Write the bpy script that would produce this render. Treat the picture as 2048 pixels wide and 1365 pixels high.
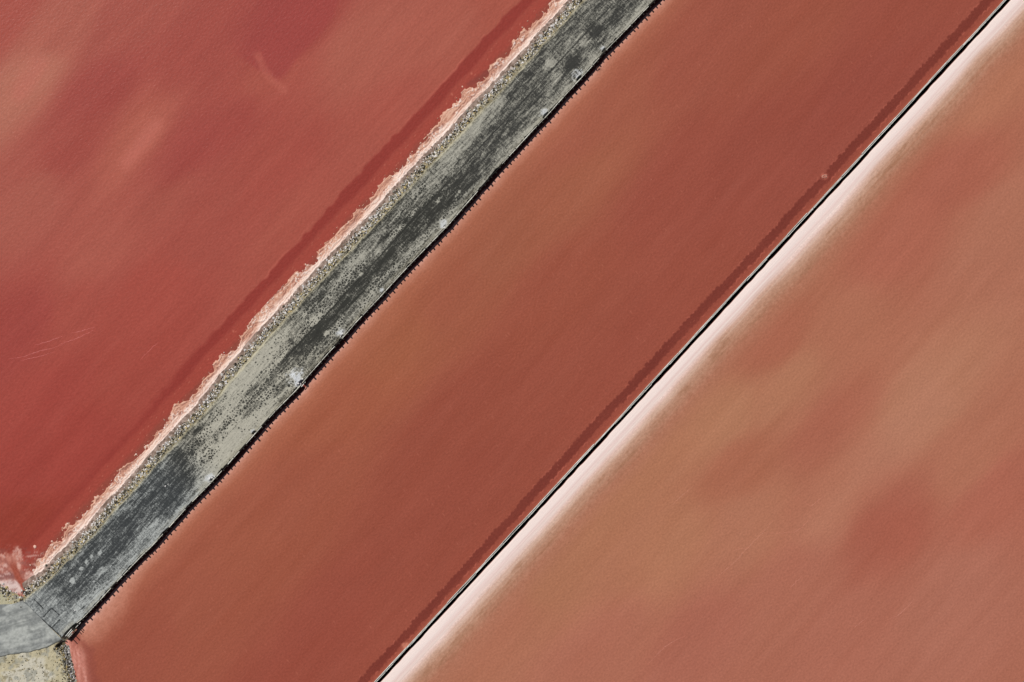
import bpy, math, random
import numpy as np
from mathutils import Vector

for o in list(bpy.data.objects):
    bpy.data.objects.remove(o)
S = bpy.context.scene
C = S.collection
random.seed(7)
rng = np.random.default_rng(11)
R = math.radians

# ------------------------------------------------------------------ camera, sky, sun
CAM_H = 220.0
cam = bpy.data.cameras.new('Camera')
cam_o = bpy.data.objects.new('Camera', cam)
C.objects.link(cam_o)
cam_o.location = (0, 0, CAM_H)
cam_o.rotation_euler = (0, 0, 0)
cam.sensor_width = 36
cam.lens = 36 * CAM_H / 102.4
cam.clip_end = 2000
S.camera = cam_o

SUN_EL = R(59)
SUN_D = Vector((-0.67, 0.742, 0)).normalized()        # towards the sun, seen from above
w = bpy.data.worlds.new('World')
S.world = w
w.use_nodes = True
nt = w.node_tree
sky = nt.nodes.new('ShaderNodeTexSky')
sky.sky_type = 'NISHITA'
sky.sun_disc = False
sky.sun_elevation = SUN_EL
sky.sun_rotation = math.atan2(SUN_D.x, SUN_D.y) % (2 * math.pi)
bg = nt.nodes['Background']
nt.links.new(sky.outputs[0], bg.inputs[0])
bg.inputs[1].default_value = 0.05
sun = bpy.data.lights.new('Sun', 'SUN')
sun.energy = 5.0
sun.angle = R(0.5)
sun.color = (1.0, 0.955, 0.90)
sun_o = bpy.data.objects.new('Sun', sun)
C.objects.link(sun_o)
sd = Vector((SUN_D.x * math.cos(SUN_EL), SUN_D.y * math.cos(SUN_EL), math.sin(SUN_EL)))
sun_o.rotation_euler = sd.to_track_quat('Z', 'Y').to_euler()
sun_o.location = (-40, 44, 60)
S.view_settings.view_transform = 'Standard'
S.view_settings.look = 'None'
S.view_settings.gamma = 1
S.view_settings.exposure = -0.52
S.view_settings.use_curve_mapping = False

# ------------------------------------------------------------------ plan of the place
# The survey plan is kept in "plan units" of 5 cm (20 to the metre).  x east, y south, origin NW;
# u runs along the levee to the north-east, v across it to the south-east.
PM = 20.0
EU = (0.6786, -0.7346)
EV = (0.7346, 0.6786)


def to_uv(x, y):
    dx, dy = x - 1024.0, y - 682.5
    return dx * EU[0] + dy * EU[1], dx * EV[0] + dy * EV[1]


def to_xy(u, v):
    return 1024.0 + u * EU[0] + v * EV[0], 682.5 + u * EU[1] + v * EV[1]


def world(x, y):
    return (x - 1024.0) / PM, (682.5 - y) / PM


def uvw(u, v):
    return world(*to_xy(u, v))


ANG = math.atan2(-EU[1], EU[0])                        # heading of the levee in the world


# ------------------------------------------------------------------ numpy noise
def _h(ix, iy, s):
    n = (ix.astype(np.int64) * 374761393 + iy.astype(np.int64) * 668265263 + s * 974634353) & 0x7fffffff
    n = ((n ^ (n >> 13)) * 1274126177) & 0x7fffffff
    n = ((n ^ (n >> 15)) * 2246822519) & 0x7fffffff
    return ((n ^ (n >> 16)) & 0xffff) / 65535.0


def vn(x, y, s=0):
    x = np.asarray(x, float); y = np.asarray(y, float)
    ix, iy = np.floor(x), np.floor(y)
    fx, fy = x - ix, y - iy
    fx = fx * fx * fx * (fx * (fx * 6 - 15) + 10)
    fy = fy * fy * fy * (fy * (fy * 6 - 15) + 10)
    a = _h(ix, iy, s) * (1 - fx) + _h(ix + 1, iy, s) * fx
    b = _h(ix, iy + 1, s) * (1 - fx) + _h(ix + 1, iy + 1, s) * fx
    return a * (1 - fy) + b * fy


def fbm(x, y, s=0, o=4, g=0.5):
    t, a, n, k = 0, 1.0, 0, 1.0
    for i in range(o):
        t = t + a * vn(x * k + 17.3 * i, y * k - 9.1 * i, s + i * 31)
        n += a; a *= g; k *= 2.03
    return t / n


def sm(a, b, x):
    t = np.clip((x - a) / (b - a), 0, 1)
    return t * t * (3 - 2 * t)


def lin(c):
    c = np.clip(np.asarray(c, float) / 255.0, 0, 1)
    return np.where(c <= 0.04045, c / 12.92, ((c + 0.055) / 1.055) ** 2.4)


def L3(r, g, b):
    return tuple(float(k) for k in lin((r, g, b)))


def mixc(a, b, t):
    t = np.asarray(t)[..., None]
    return np.asarray(a, float) * (1 - t) + np.asarray(b, float) * t


def segd(x, y, ax, ay, bx, by):
    dx, dy = bx - ax, by - ay
    t = np.clip(((x - ax) * dx + (y - ay) * dy) / (dx * dx + dy * dy + 1e-9), 0, 1)
    return np.hypot(x - ax - t * dx, y - ay - t * dy)


def polyd(x, y, pts):
    d = np.full(np.shape(x), 1e9)
    for (a, b) in zip(pts[:-1], pts[1:]):
        d = np.minimum(d, segd(x, y, a[0], a[1], b[0], b[1]))
    return d


def inside(x, y, pts):
    r = np.zeros(np.shape(x), bool)
    n = len(pts)
    for i in range(n):
        x1, y1 = pts[i]; x2, y2 = pts[(i + 1) % n]
        if y1 == y2:
            continue
        c = ((y1 > y) != (y2 > y)) & (x < (x2 - x1) * (y - y1) / (y2 - y1) + x1)
        r ^= c
    return r


def sdist(x, y, pts):
    d = polyd(x, y, list(pts) + [pts[0]])
    return np.where(inside(x, y, pts), d, -d)


# ------------------------------------------------------------------ object helpers
def tag(o, label=None, cat=None, group=None, kind=None):
    if label: o['label'] = label
    if cat: o['category'] = cat
    if group: o['group'] = group
    if kind: o['kind'] = kind
    return o


def link(name, me, m, parent=None, loc=None, rot=None, scale=None):
    if m is not None:
        if len(me.materials) == 0:
            me.materials.append(m)
    o = bpy.data.objects.new(name, me)
    C.objects.link(o)
    if parent is not None: o.parent = parent
    if loc is not None: o.location = loc
    if rot is not None: o.rotation_euler = rot
    if scale is not None: o.scale = scale
    return o


def empty(name, loc, rz=0.0):
    o = bpy.data.objects.new(name, None)
    o.empty_display_size = 0.3
    C.objects.link(o)
    o.location = loc
    o.rotation_euler = (0, 0, rz)
    return o


def np_mesh(name, V, F, col=None, attrs=None, smooth=True):
    me = bpy.data.meshes.new(name)
    V = np.ascontiguousarray(V, np.float32)
    F = np.ascontiguousarray(F, np.int32)
    k = F.shape[1]
    me.vertices.add(len(V)); me.vertices.foreach_set('co', V.ravel())
    me.loops.add(F.size); me.loops.foreach_set('vertex_index', F.ravel())
    me.polygons.add(len(F))
    me.polygons.foreach_set('loop_start', np.arange(0, F.size, k, dtype=np.int32))
    me.polygons.foreach_set('use_smooth', np.full(len(F), smooth))
    me.update(calc_edges=True)
    if col is not None:
        a = me.attributes.new('Col', 'FLOAT_COLOR', 'POINT')
        c4 = np.ones((len(V), 4), np.float32); c4[:, :3] = col
        a.data.foreach_set('color', c4.ravel())
    for n, arr in (attrs or {}).items():
        a = me.attributes.new(n, 'FLOAT', 'POINT')
        a.data.foreach_set('value', np.ascontiguousarray(arr, np.float32).ravel())
    return me


def grid_mesh(name, X, Y, Z, col=None, attrs=None, keep=None):
    """X, Y in plan units, Z in metres, all (n, m); keep: bool per vertex."""
    n, m = X.shape
    wx, wy = (X - 1024.0) / PM, (682.5 - Y) / PM
    V = np.stack([wx, wy, Z], -1).reshape(-1, 3)
    I = np.arange(n * m).reshape(n, m)
    F = np.stack([I[:-1, :-1], I[1:, :-1], I[1:, 1:], I[:-1, 1:]], -1).reshape(-1, 4)
    if keep is not None:
        F = F[keep.reshape(-1)[F].all(1)]
    used = np.zeros(n * m, bool); used[F.ravel()] = True
    mp = np.cumsum(used) - 1
    F = mp[F]
    V = V[used]
    c = None if col is None else lin(col.reshape(-1, 3)[used])
    at = {k: a.reshape(-1)[used] for k, a in (attrs or {}).items()}
    # make the faces look up
    if len(F):
        a, b, d = V[F[0, 0]], V[F[0, 1]], V[F[0, 3]]
        if np.cross(b - a, d - a)[2] < 0:
            F = F[:, ::-1]
    return np_mesh(name, V, F, c, at)


def box_me(name, sx, sy, sz, bev=0.0, z0=0.0, jit=0.0, seed=0):
    """bevelled box, base centre at origin"""
    import bmesh
    r = random.Random(seed)
    bm = bmesh.new()
    bmesh.ops.create_cube(bm, size=1.0)
    for v in bm.verts:
        v.co = Vector((v.co.x * sx, v.co.y * sy, (v.co.z + 0.5) * sz + z0))
        if jit:
            v.co += Vector((r.uniform(-jit, jit), r.uniform(-jit, jit), r.uniform(-jit, jit)))
    if bev:
        bmesh.ops.bevel(bm, geom=list(bm.edges), offset=bev, segments=1, affect='EDGES')
    me = bpy.data.meshes.new(name)
    bm.to_mesh(me); bm.free()
    return me


def ico_me(name, sub, seed, amp=0.25, flat=(1, 1, 0.75), smooth=False):
    import bmesh
    r = random.Random(seed)
    bm = bmesh.new()
    bmesh.ops.create_icosphere(bm, subdivisions=sub, radius=1.0)
    planes = [(Vector((r.gauss(0, 1), r.gauss(0, 1), r.gauss(0, 1))).normalized(), r.uniform(0.62, 0.9)) for _ in range(7)]
    for v in bm.verts:
        for n, d in planes:                           # chipped faces
            t = v.co.dot(n)
            if t > d: v.co -= n * (t - d)
        v.co *= 1 + r.uniform(-amp, amp) * 0.4
        v.co = Vector((v.co.x * flat[0], v.co.y * flat[1], v.co.z * flat[2]))
    me = bpy.data.meshes.new(name)
    bm.to_mesh(me); bm.free()
    if smooth:
        for p in me.polygons: p.use_smooth = True
    return me


# ------------------------------------------------------------------ materials
def new_mat(name):
    m = bpy.data.materials.new(name)
    m.use_nodes = True
    t = m.node_tree
    b = t.nodes['Principled BSDF']
    return m, t, b


def nd(t, typ, **kw):
    n = t.nodes.new(typ)
    for k, v in kw.items():
        if k.startswith('i_'):
            n.inputs[k[2:].replace('_', ' ')].default_value = v
        else:
            setattr(n, k, v)
    return n


def math_n(t, op, a, b=None, c=None):
    n = t.nodes.new('ShaderNodeMath'); n.operation = op
    for i, k in enumerate((a, b, c)):
        if k is None: continue
        if isinstance(k, (int, float)): n.inputs[i].default_value = k
        else: t.links.new(k, n.inputs[i])
    return n.outputs[0]


def noise_n(t, vec, scale, detail=3, rough=0.55, dist=0.0):
    n = nd(t, 'ShaderNodeTexNoise')
    n.inputs['Scale'].default_value = scale
    n.inputs['Detail'].default_value = detail
    n.inputs['Roughness'].default_value = rough
    n.inputs['Distortion'].default_value = dist
    t.links.new(vec, n.inputs['Vector'])
    return n.outputs['Fac']


def rot_vec(t, ang=0.0, sc=(1, 1, 1)):
    tc = nd(t, 'ShaderNodeTexCoord')
    mp = nd(t, 'ShaderNodeMapping')
    mp.vector_type = 'TEXTURE'
    mp.inputs['Rotation'].default_value = (0, 0, ang)
    mp.inputs['Scale'].default_value = sc
    t.links.new(tc.outputs['Object'], mp.inputs['Vector'])
    return mp.outputs['Vector']


def scale_col(t, col, fac):
    n = nd(t, 'ShaderNodeVectorMath', operation='SCALE')
    t.links.new(col, n.inputs[0]); t.links.new(fac, n.inputs['Scale'])
    return n.outputs[0]


def attr_mat(name, rough, spec, grain, gscale, bump, bdist, bscale, stretch=(1, 1, 1), wisp=0.0):
    m, t, b = new_mat(name)
    at = nd(t, 'ShaderNodeAttribute', attribute_name='Col')
    v = rot_vec(t, ANG, stretch)
    n1 = noise_n(t, v, gscale, 4, 0.65)
    f = math_n(t, 'MULTIPLY_ADD', math_n(t, 'SUBTRACT', n1, 0.5), grain * 2, 1.0)
    if wisp:                                           # drift lines drawn out along the ponds
        w1 = noise_n(t, rot_vec(t, ANG + 0.06, (14, 1, 1)), 0.9, 6, 0.62, 0.4)
        w2 = noise_n(t, rot_vec(t, ANG - 0.12, (2, 1, 1)), 0.22, 5, 0.6, 1.5)
        f = math_n(t, 'MULTIPLY_ADD', math_n(t, 'SUBTRACT', w1, 0.5), wisp, f)
        f = math_n(t, 'MULTIPLY_ADD', math_n(t, 'SUBTRACT', w2, 0.5), 0.12 + wisp * 0.3, f)
    t.links.new(scale_col(t, at.outputs['Color'], f), b.inputs['Base Color'])
    b.inputs['Roughness'].default_value = rough
    b.inputs['Specular IOR Level'].default_value = spec
    n2 = noise_n(t, v, bscale, 3, 0.6, 0.3)
    bp = nd(t, 'ShaderNodeBump')
    bp.inputs['Strength'].default_value = bump
    bp.inputs['Distance'].default_value = bdist
    t.links.new(n2, bp.inputs['Height'])
    t.links.new(bp.outputs[0], b.inputs['Normal'])
    return m


M = {}
M['brine_left'] = attr_mat('brine_red', 0.3, 0.07, 0.28, 4.6, 0.42, 0.05, 4.2, (1.4, 1, 1), 0.13)
M['brine_mid'] = attr_mat('brine_rust', 0.3, 0.07, 0.30, 5.0, 0.55, 0.05, 4.6, (1.2, 1, 1), 0.07)
M['brine_right'] = attr_mat('brine_clay', 0.3, 0.07, 0.32, 5.0, 0.55, 0.05, 4.6, (1.2, 1, 1), 0.07)
M['salt'] = attr_mat('salt', 0.75, 0.3, 0.06, 9.0, 0.35, 0.03, 9.0, (3, 1, 1))
M['crust'] = attr_mat('salt_crust', 0.6, 0.35, 0.14, 9.0, 0.6, 0.03, 10.0, (1.5, 1, 1))
M['soil'] = attr_mat('gravel_soil', 0.95, 0.1, 0.22, 12.0, 0.8, 0.05, 9.0)
M['pave'] = attr_mat('worn_pavement', 0.92, 0.12, 0.16, 13.0, 0.5, 0.02, 14.0, (3, 1, 1))


def road_mat():
    """dark worn surface under dried pale mud; the mud keeps a net of cracks where it thins out"""
    m, t, b = new_mat('muddy_road')
    cd = nd(t, 'ShaderNodeAttribute', attribute_name='Col')       # colour of the dark surface
    cp = nd(t, 'ShaderNodeAttribute', attribute_name='Pale')      # r = how pale the mud is here
    pal = nd(t, 'ShaderNodeAttribute', attribute_name='Cover')
    net = nd(t, 'ShaderNodeAttribute', attribute_name='Net')
    warm = nd(t, 'ShaderNodeAttribute', attribute_name='Warm')
    v = rot_vec(t, ANG, (1, 1, 1))
    nv = nd(t, 'ShaderNodeTexNoise'); nv.inputs['Scale'].default_value = 1.7; nv.inputs['Detail'].default_value = 2
    t.links.new(v, nv.inputs['Vector'])
    off = nd(t, 'ShaderNodeVectorMath', operation='MULTIPLY_ADD')
    t.links.new(nv.outputs['Color'], off.inputs[0]); off.inputs[1].default_value = (0.12, 0.12, 0)
    t.links.new(v, off.inputs[2])
    vo = nd(t, 'ShaderNodeTexVoronoi', feature='DISTANCE_TO_EDGE')
    vo.inputs['Scale'].default_value = 3.7
    vo.inputs['Randomness'].default_value = 0.85
    t.links.new(off.outputs[0], vo.inputs['Vector'])
    fine = noise_n(t, v, 5.0, 5, 0.75)
    vs = rot_vec(t, ANG, (7, 1, 1))
    streak = noise_n(t, vs, 5.0, 4, 0.65)
    speck = noise_n(t, v, 13.0, 3, 0.75)
    rib = noise_n(t, rot_vec(t, ANG, (0.8, 5, 1)), 5.5, 2, 0.6)
    fz = math_n(t, 'MULTIPLY_ADD', math_n(t, 'SUBTRACT', fine, 0.5), 1.0, pal.outputs['Fac'])
    fz = math_n(t, 'MULTIPLY_ADD', math_n(t, 'SUBTRACT', streak, 0.5), 1.25, fz)
    fz = math_n(t, 'MULTIPLY_ADD', math_n(t, 'SUBTRACT', rib, 0.5), 0.6, fz)
    # cells: mud fills from the cracks inwards
    fc = math_n(t, 'MULTIPLY_ADD', math_n(t, 'SUBTRACT', fine, 0.5), 0.6, pal.outputs['Fac'])
    fc = math_n(t, 'MULTIPLY_ADD', math_n(t, 'SUBTRACT', streak, 0.5), 0.5, fc)
    thr = math_n(t, 'MULTIPLY', math_n(t, 'SUBTRACT', fc, 0.22), 0.50)
    d = math_n(t, 'SUBTRACT', thr, vo.outputs['Distance'])
    cell = nd(t, 'ShaderNodeMapRange', interpolation_type='SMOOTHSTEP')
    cell.inputs['From Min'].default_value = -0.035; cell.inputs['From Max'].default_value = 0.035
    t.links.new(d, cell.inputs['Value'])
    smo = nd(t, 'ShaderNodeMapRange', interpolation_type='SMOOTHSTEP')
    smo.inputs['From Min'].default_value = 0.12; smo.inputs['From Max'].default_value = 0.86
    t.links.new(math_n(t, 'MULTIPLY_ADD', math_n(t, 'SUBTRACT', speck, 0.5), 1.5, fz), smo.inputs['Value'])
    mx = nd(t, 'ShaderNodeMix', data_type='FLOAT')
    t.links.new(net.outputs['Fac'], mx.inputs[0]); t.links.new(smo.outputs[0], mx.inputs[2]); t.links.new(cell.outputs[0], mx.inputs[3])
    mc = nd(t, 'ShaderNodeMix', data_type='RGBA')
    t.links.new(mx.outputs[0], mc.inputs[0])
    t.links.new(cd.outputs['Color'], mc.inputs[6]); t.links.new(cp.outputs['Color'], mc.inputs[7])
    g = math_n(t, 'MULTIPLY_ADD', math_n(t, 'SUBTRACT', speck, 0.5), 1.1, 1.0)
    g = math_n(t, 'MULTIPLY_ADD', math_n(t, 'SUBTRACT', streak, 0.5), 0.7, g)
    t.links.new(scale_col(t, mc.outputs[2], g), b.inputs['Base Color'])
    b.inputs['Roughness'].default_value = 0.93
    b.inputs['Specular IOR Level'].default_value = 0.1
    h = math_n(t, 'MULTIPLY_ADD', speck, 0.6, mx.outputs[0])
    bp = nd(t, 'ShaderNodeBump'); bp.inputs['Strength'].default_value = 0.5; bp.inputs['Distance'].default_value = 0.03
    t.links.new(h, bp.inputs['Height']); t.links.new(bp.outputs[0], b.inputs['Normal'])
    return m


M['road'] = road_mat()


def plain_mat(name, c1, c2, rough=0.85, scale=6.0, bump=0.4, stretch=(1, 1, 1), spec=0.2, c3=None):
    """two tones by noise, plus a shift from one object to the next"""
    m, t, b = new_mat(name)
    v = rot_vec(t, 0, stretch)
    oi = nd(t, 'ShaderNodeObjectInfo')
    va = nd(t, 'ShaderNodeVectorMath', operation='ADD')
    cb = nd(t, 'ShaderNodeCombineXYZ')
    t.links.new(math_n(t, 'MULTIPLY', oi.outputs['Random'], 50.0), cb.inputs[0])
    t.links.new(v, va.inputs[0]); t.links.new(cb.outputs[0], va.inputs[1])
    n = noise_n(t, va.outputs[0], scale, 5, 0.65)
    r = nd(t, 'ShaderNodeValToRGB')
    r.color_ramp.elements[0].position = 0.35; r.color_ramp.elements[0].color = (*L3(*c1), 1)
    r.color_ramp.elements[1].position = 0.65; r.color_ramp.elements[1].color = (*L3(*c2), 1)
    t.links.new(n, r.inputs[0])
    f = math_n(t, 'MULTIPLY_ADD', oi.outputs['Random'], 0.3, 0.8)
    t.links.new(scale_col(t, r.outputs[0], f), b.inputs['Base Color'])
    b.inputs['Roughness'].default_value = rough
    b.inputs['Specular IOR Level'].default_value = spec
    bp = nd(t, 'ShaderNodeBump'); bp.inputs['Strength'].default_value = bump; bp.inputs['Distance'].default_value = 0.02
    t.links.new(n, bp.inputs['Height']); t.links.new(bp.outputs[0], b.inputs['Normal'])
    return m


M['wood_pale'] = plain_mat('bleached_timber', (176, 174, 160), (236, 234, 222), 0.85, 9.0, 0.3, (6, 1, 1))
M['wood_salt'] = plain_mat('salted_timber', (176, 176, 166), (246, 246, 240), 0.8, 9.0, 0.3, (6, 1, 1))
M['wood_dark'] = plain_mat('creosoted_timber', (26, 23, 22), (52, 46, 42), 0.8, 9.0, 0.5, (6, 1, 1))
M['wood_wet'] = plain_mat('wet_timber', (34, 30, 28), (66, 60, 52), 0.6, 9.0, 0.5, (6, 1, 1))
M['stone_grey'] = plain_mat('grey_stone', (96, 94, 86), (160, 156, 144), 0.9, 5.0, 0.6)
M['stone_salt'] = plain_mat('salted_stone', (188, 184, 180), (238, 234, 230), 0.85, 5.0, 0.5)
M['stone_ochre'] = plain_mat('ochre_stone', (142, 124, 78), (206, 188, 138), 0.9, 5.0, 0.6)
M['stone_dark'] = plain_mat('dark_stone', (52, 49, 42), (96, 90, 76), 0.9, 5.0, 0.6)
M['salt_lump'] = plain_mat('salt_lump', (206, 150, 130), (240, 208, 192), 0.7, 6.0, 0.6)
M['salt_dull'] = plain_mat('stained_salt', (168, 98, 82), (218, 166, 148), 0.8, 5.0, 0.6)
M['salt_white'] = plain_mat('white_salt_lump', (226, 222, 218), (246, 244, 242), 0.7, 6.0, 0.5)
M['rubber'] = plain_mat('old_rubber', (30, 30, 28), (58, 56, 50), 0.8, 7.0, 0.3)
M['twig'] = plain_mat('dry_twigs', (44, 32, 34), (74, 56, 54), 0.9, 12.0, 0.3)


# ------------------------------------------------------------------ outlines that several pieces share
WALL = [(2010, -756), (1660, -376), (1313, 0), (1293, 19), (1254, 60), (1209, 106), (1191, 127), (1159, 162), (1119, 205), (1094, 234), (1077, 251), (1049, 281),
        (999, 336), (926, 418), (898, 451), (854, 496), (806, 546), (776, 579), (754, 603), (729, 629), (712, 647), (692, 671), (659, 706),
        (611, 760), (600, 775), (549, 826), (511, 869), (469, 916), (429, 960), (384, 1006), (354, 1039), (337, 1058), (310, 1088),
        (287, 1110), (238, 1161), (193, 1210), (168, 1236), (150, 1250), (137, 1262), (127, 1275)]
_wu, _wv = np.array([to_uv(*p) for p in WALL]).T
_o = np.argsort(_wu); _wu, _wv = _wu[_o], _wv[_o]


def wall_v(u):
    return np.interp(u, _wu, _wv)


LEFT = [(1166 + 679, 7 - 735), (1166, 4), (1070, 110), (965, 222), (870, 322), (761, 440), (640, 566), (540, 672), (470, 752), (412, 824), (330, 912), (225, 1028), (198, 1060),
        (157, 1101), (126, 1132), (108, 1151), (94, 1164), (79, 1176), (65, 1186), (49, 1201)]
_lu, _lv = np.array([to_uv(*p) for p in LEFT]).T
_o = np.argsort(_lu); _lu, _lv = _lu[_o], _lv[_o]


def left_v(u):
    u = np.asarray(u, float)
    return np.interp(u, _lu, _lv) + 2.2 * (vn(u / 30.0, 0 * u, 5) - 0.5) + 1.2 * (vn(u / 9.0, 0 * u, 6) - 0.5)


U_END = -1044.0
TH_V = 261.2                                           # the thin plank wall
PITS = [  # washouts behind the wall: x, y, hole length, hole width, depth, radius of the pale fan
    (601, 764, 8, 3.0, 0.6, 20), (684, 670, 4, 2.0, 0.3, 12), (1158, 158, 8, 2.6, 0.6, 12), (1206, 102, 6, 2.4, 0.5, 7),
    (1092, 232, 9, 2.4, 0.55, 10), (510, 866, 6, 2.8, 0.6, 6), (424, 957, 6, 2.4, 0.35, 10), (892, 455, 4, 2.0, 0.2, 9), (768, 586, 3, 1.6, 0.2, 7)]


def axis(lo, hi, step, far=(6, 16, 40, 90, 160)):
    """regular steps from lo to hi, then a few coarse ones (all in plan units)"""
    a = np.arange(lo, hi + step * 0.5, step)
    e = np.array([f * PM for f in far])
    return np.concatenate([lo - e[::-1], a, hi + e])


# ------------------------------------------------------------------ colours of the brine (large soft patches)
def patches(X, Y, pts, su=120.0, sv=62.0):
    U, Vv = to_uv(X, Y)
    # bend the patches a little so that they do not read as ellipses
    U = U + 46 * (fbm(U / 130, Vv / 70, 71, 3) - 0.5)
    Vv = Vv + 34 * (fbm(U / 150, Vv / 60, 72, 3) - 0.5)
    num = 0; den = 1e-9
    for x, y, c in pts:
        u0, v0 = to_uv(x, y)
        d2 = ((U - u0) / su) ** 2 + ((Vv - v0) / sv) ** 2
        ww = 1.0 / (0.06 + d2) ** 2
        num = num + ww[..., None] * np.asarray(c, float); den = den + ww
    return num / den[..., None]


def soften(c, mean, k):
    return np.asarray(mean, float) * (1 - k) + c * k


PL = [(20, 20, (166, 76, 68)), (120, 60, (172, 90, 79)), (55, 160, (181, 108, 93)), (250, 40, (166, 80, 72)), (200, 170, (158, 68, 64)), (130, 310, (161, 72, 66)),
      (270, 290, (176, 91, 79)), (400, 100, (161, 72, 66)), (590, 60, (155, 66, 62)), (545, 155, (170, 82, 72)), (720, 100, (173, 92, 80)), (900, 50, (172, 90, 78)),
      (760, 250, (168, 82, 72)), (560, 330, (165, 76, 68)), (380, 300, (158, 68, 64)), (60, 400, (170, 88, 78)), (200, 500, (172, 87, 77)), (420, 450, (162, 76, 68)),
      (600, 450, (166, 80, 70)), (150, 620, (166, 76, 68)), (40, 660, (157, 66, 62)), (300, 600, (166, 74, 66)), (100, 800, (162, 68, 62)), (60, 950, (157, 64, 58)),
      (250, 750, (162, 71, 63)), (150, 900, (158, 64, 58)), (30, 1050, (146, 58, 48)), (480, 240, (160, 70, 65)), (330, 400, (164, 80, 71)), (980, 0, (168, 84, 72))]
PMID = [(1000, 480, (162, 94, 73)), (900, 600, (162, 90, 70)), (1100, 600, (158, 82, 66)), (1500, 300, (153, 76, 65)), (1400, 100, (160, 84, 70)), (1200, 250, (166, 93, 75)),
        (1600, 50, (159, 83, 68)), (1300, 700, (155, 78, 65)), (700, 800, (165, 91, 69)), (900, 850, (152, 76, 62)), (600, 1000, (160, 86, 68)), (800, 1150, (153, 77, 64)),
        (400, 1200, (160, 86, 69)), (300, 1300, (158, 82, 67)), (650, 1280, (153, 75, 63)), (1350, 350, (156, 78, 66)), (1050, 800, (154, 78, 64)), (1150, 380, (166, 96, 75)),
        (1700, 200, (152, 75, 65)), (480, 1100, (162, 88, 69)), (1800, -20, (155, 78, 66)), (950, 950, (152, 76, 63)), (780, 700, (166, 96, 71))]
PR = [(1500, 600, (176, 118, 89)), (1300, 850, (172, 115, 86)), (1200, 1000, (172, 115, 86)), (1100, 1150, (171, 114, 86)), (1000, 1250, (172, 109, 86)), (1550, 690, (165, 97, 76)),
      (1570, 770, (175, 118, 91)), (1450, 840, (177, 122, 93)), (1800, 500, (168, 96, 78)), (1960, 190, (176, 113, 88)), (1900, 350, (166, 93, 76)), (2000, 450, (172, 110, 89)),
      (1700, 650, (172, 108, 85)), (1850, 800, (178, 122, 97)), (1780, 1060, (162, 90, 74)), (1640, 1000, (174, 110, 88)), (1500, 1050, (176, 116, 92)), (1700, 1250, (170, 103, 86)),
      (1900, 1200, (172, 108, 91)), (2000, 1000, (171, 99, 82)), (1200, 1300, (172, 106, 87)), (1950, 900, (173, 110, 88)), (1400, 1280, (168, 100, 84)), (1650, 850, (166, 97, 78)),
      (1480, 930, (166, 101, 78)), (1350, 1080, (176, 118, 90)), (1800, 250, (168, 102, 80)), (1600, 1150, (170, 104, 86))]


def soft_streaks(U, Vv, s, a=6.0):
    return a * (fbm(U / 190.0, Vv / 20.0, s, 4) - 0.5) + a * 0.7 * (fbm(U / 60.0, Vv / 7.0, s + 9, 3) - 0.5)


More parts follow.
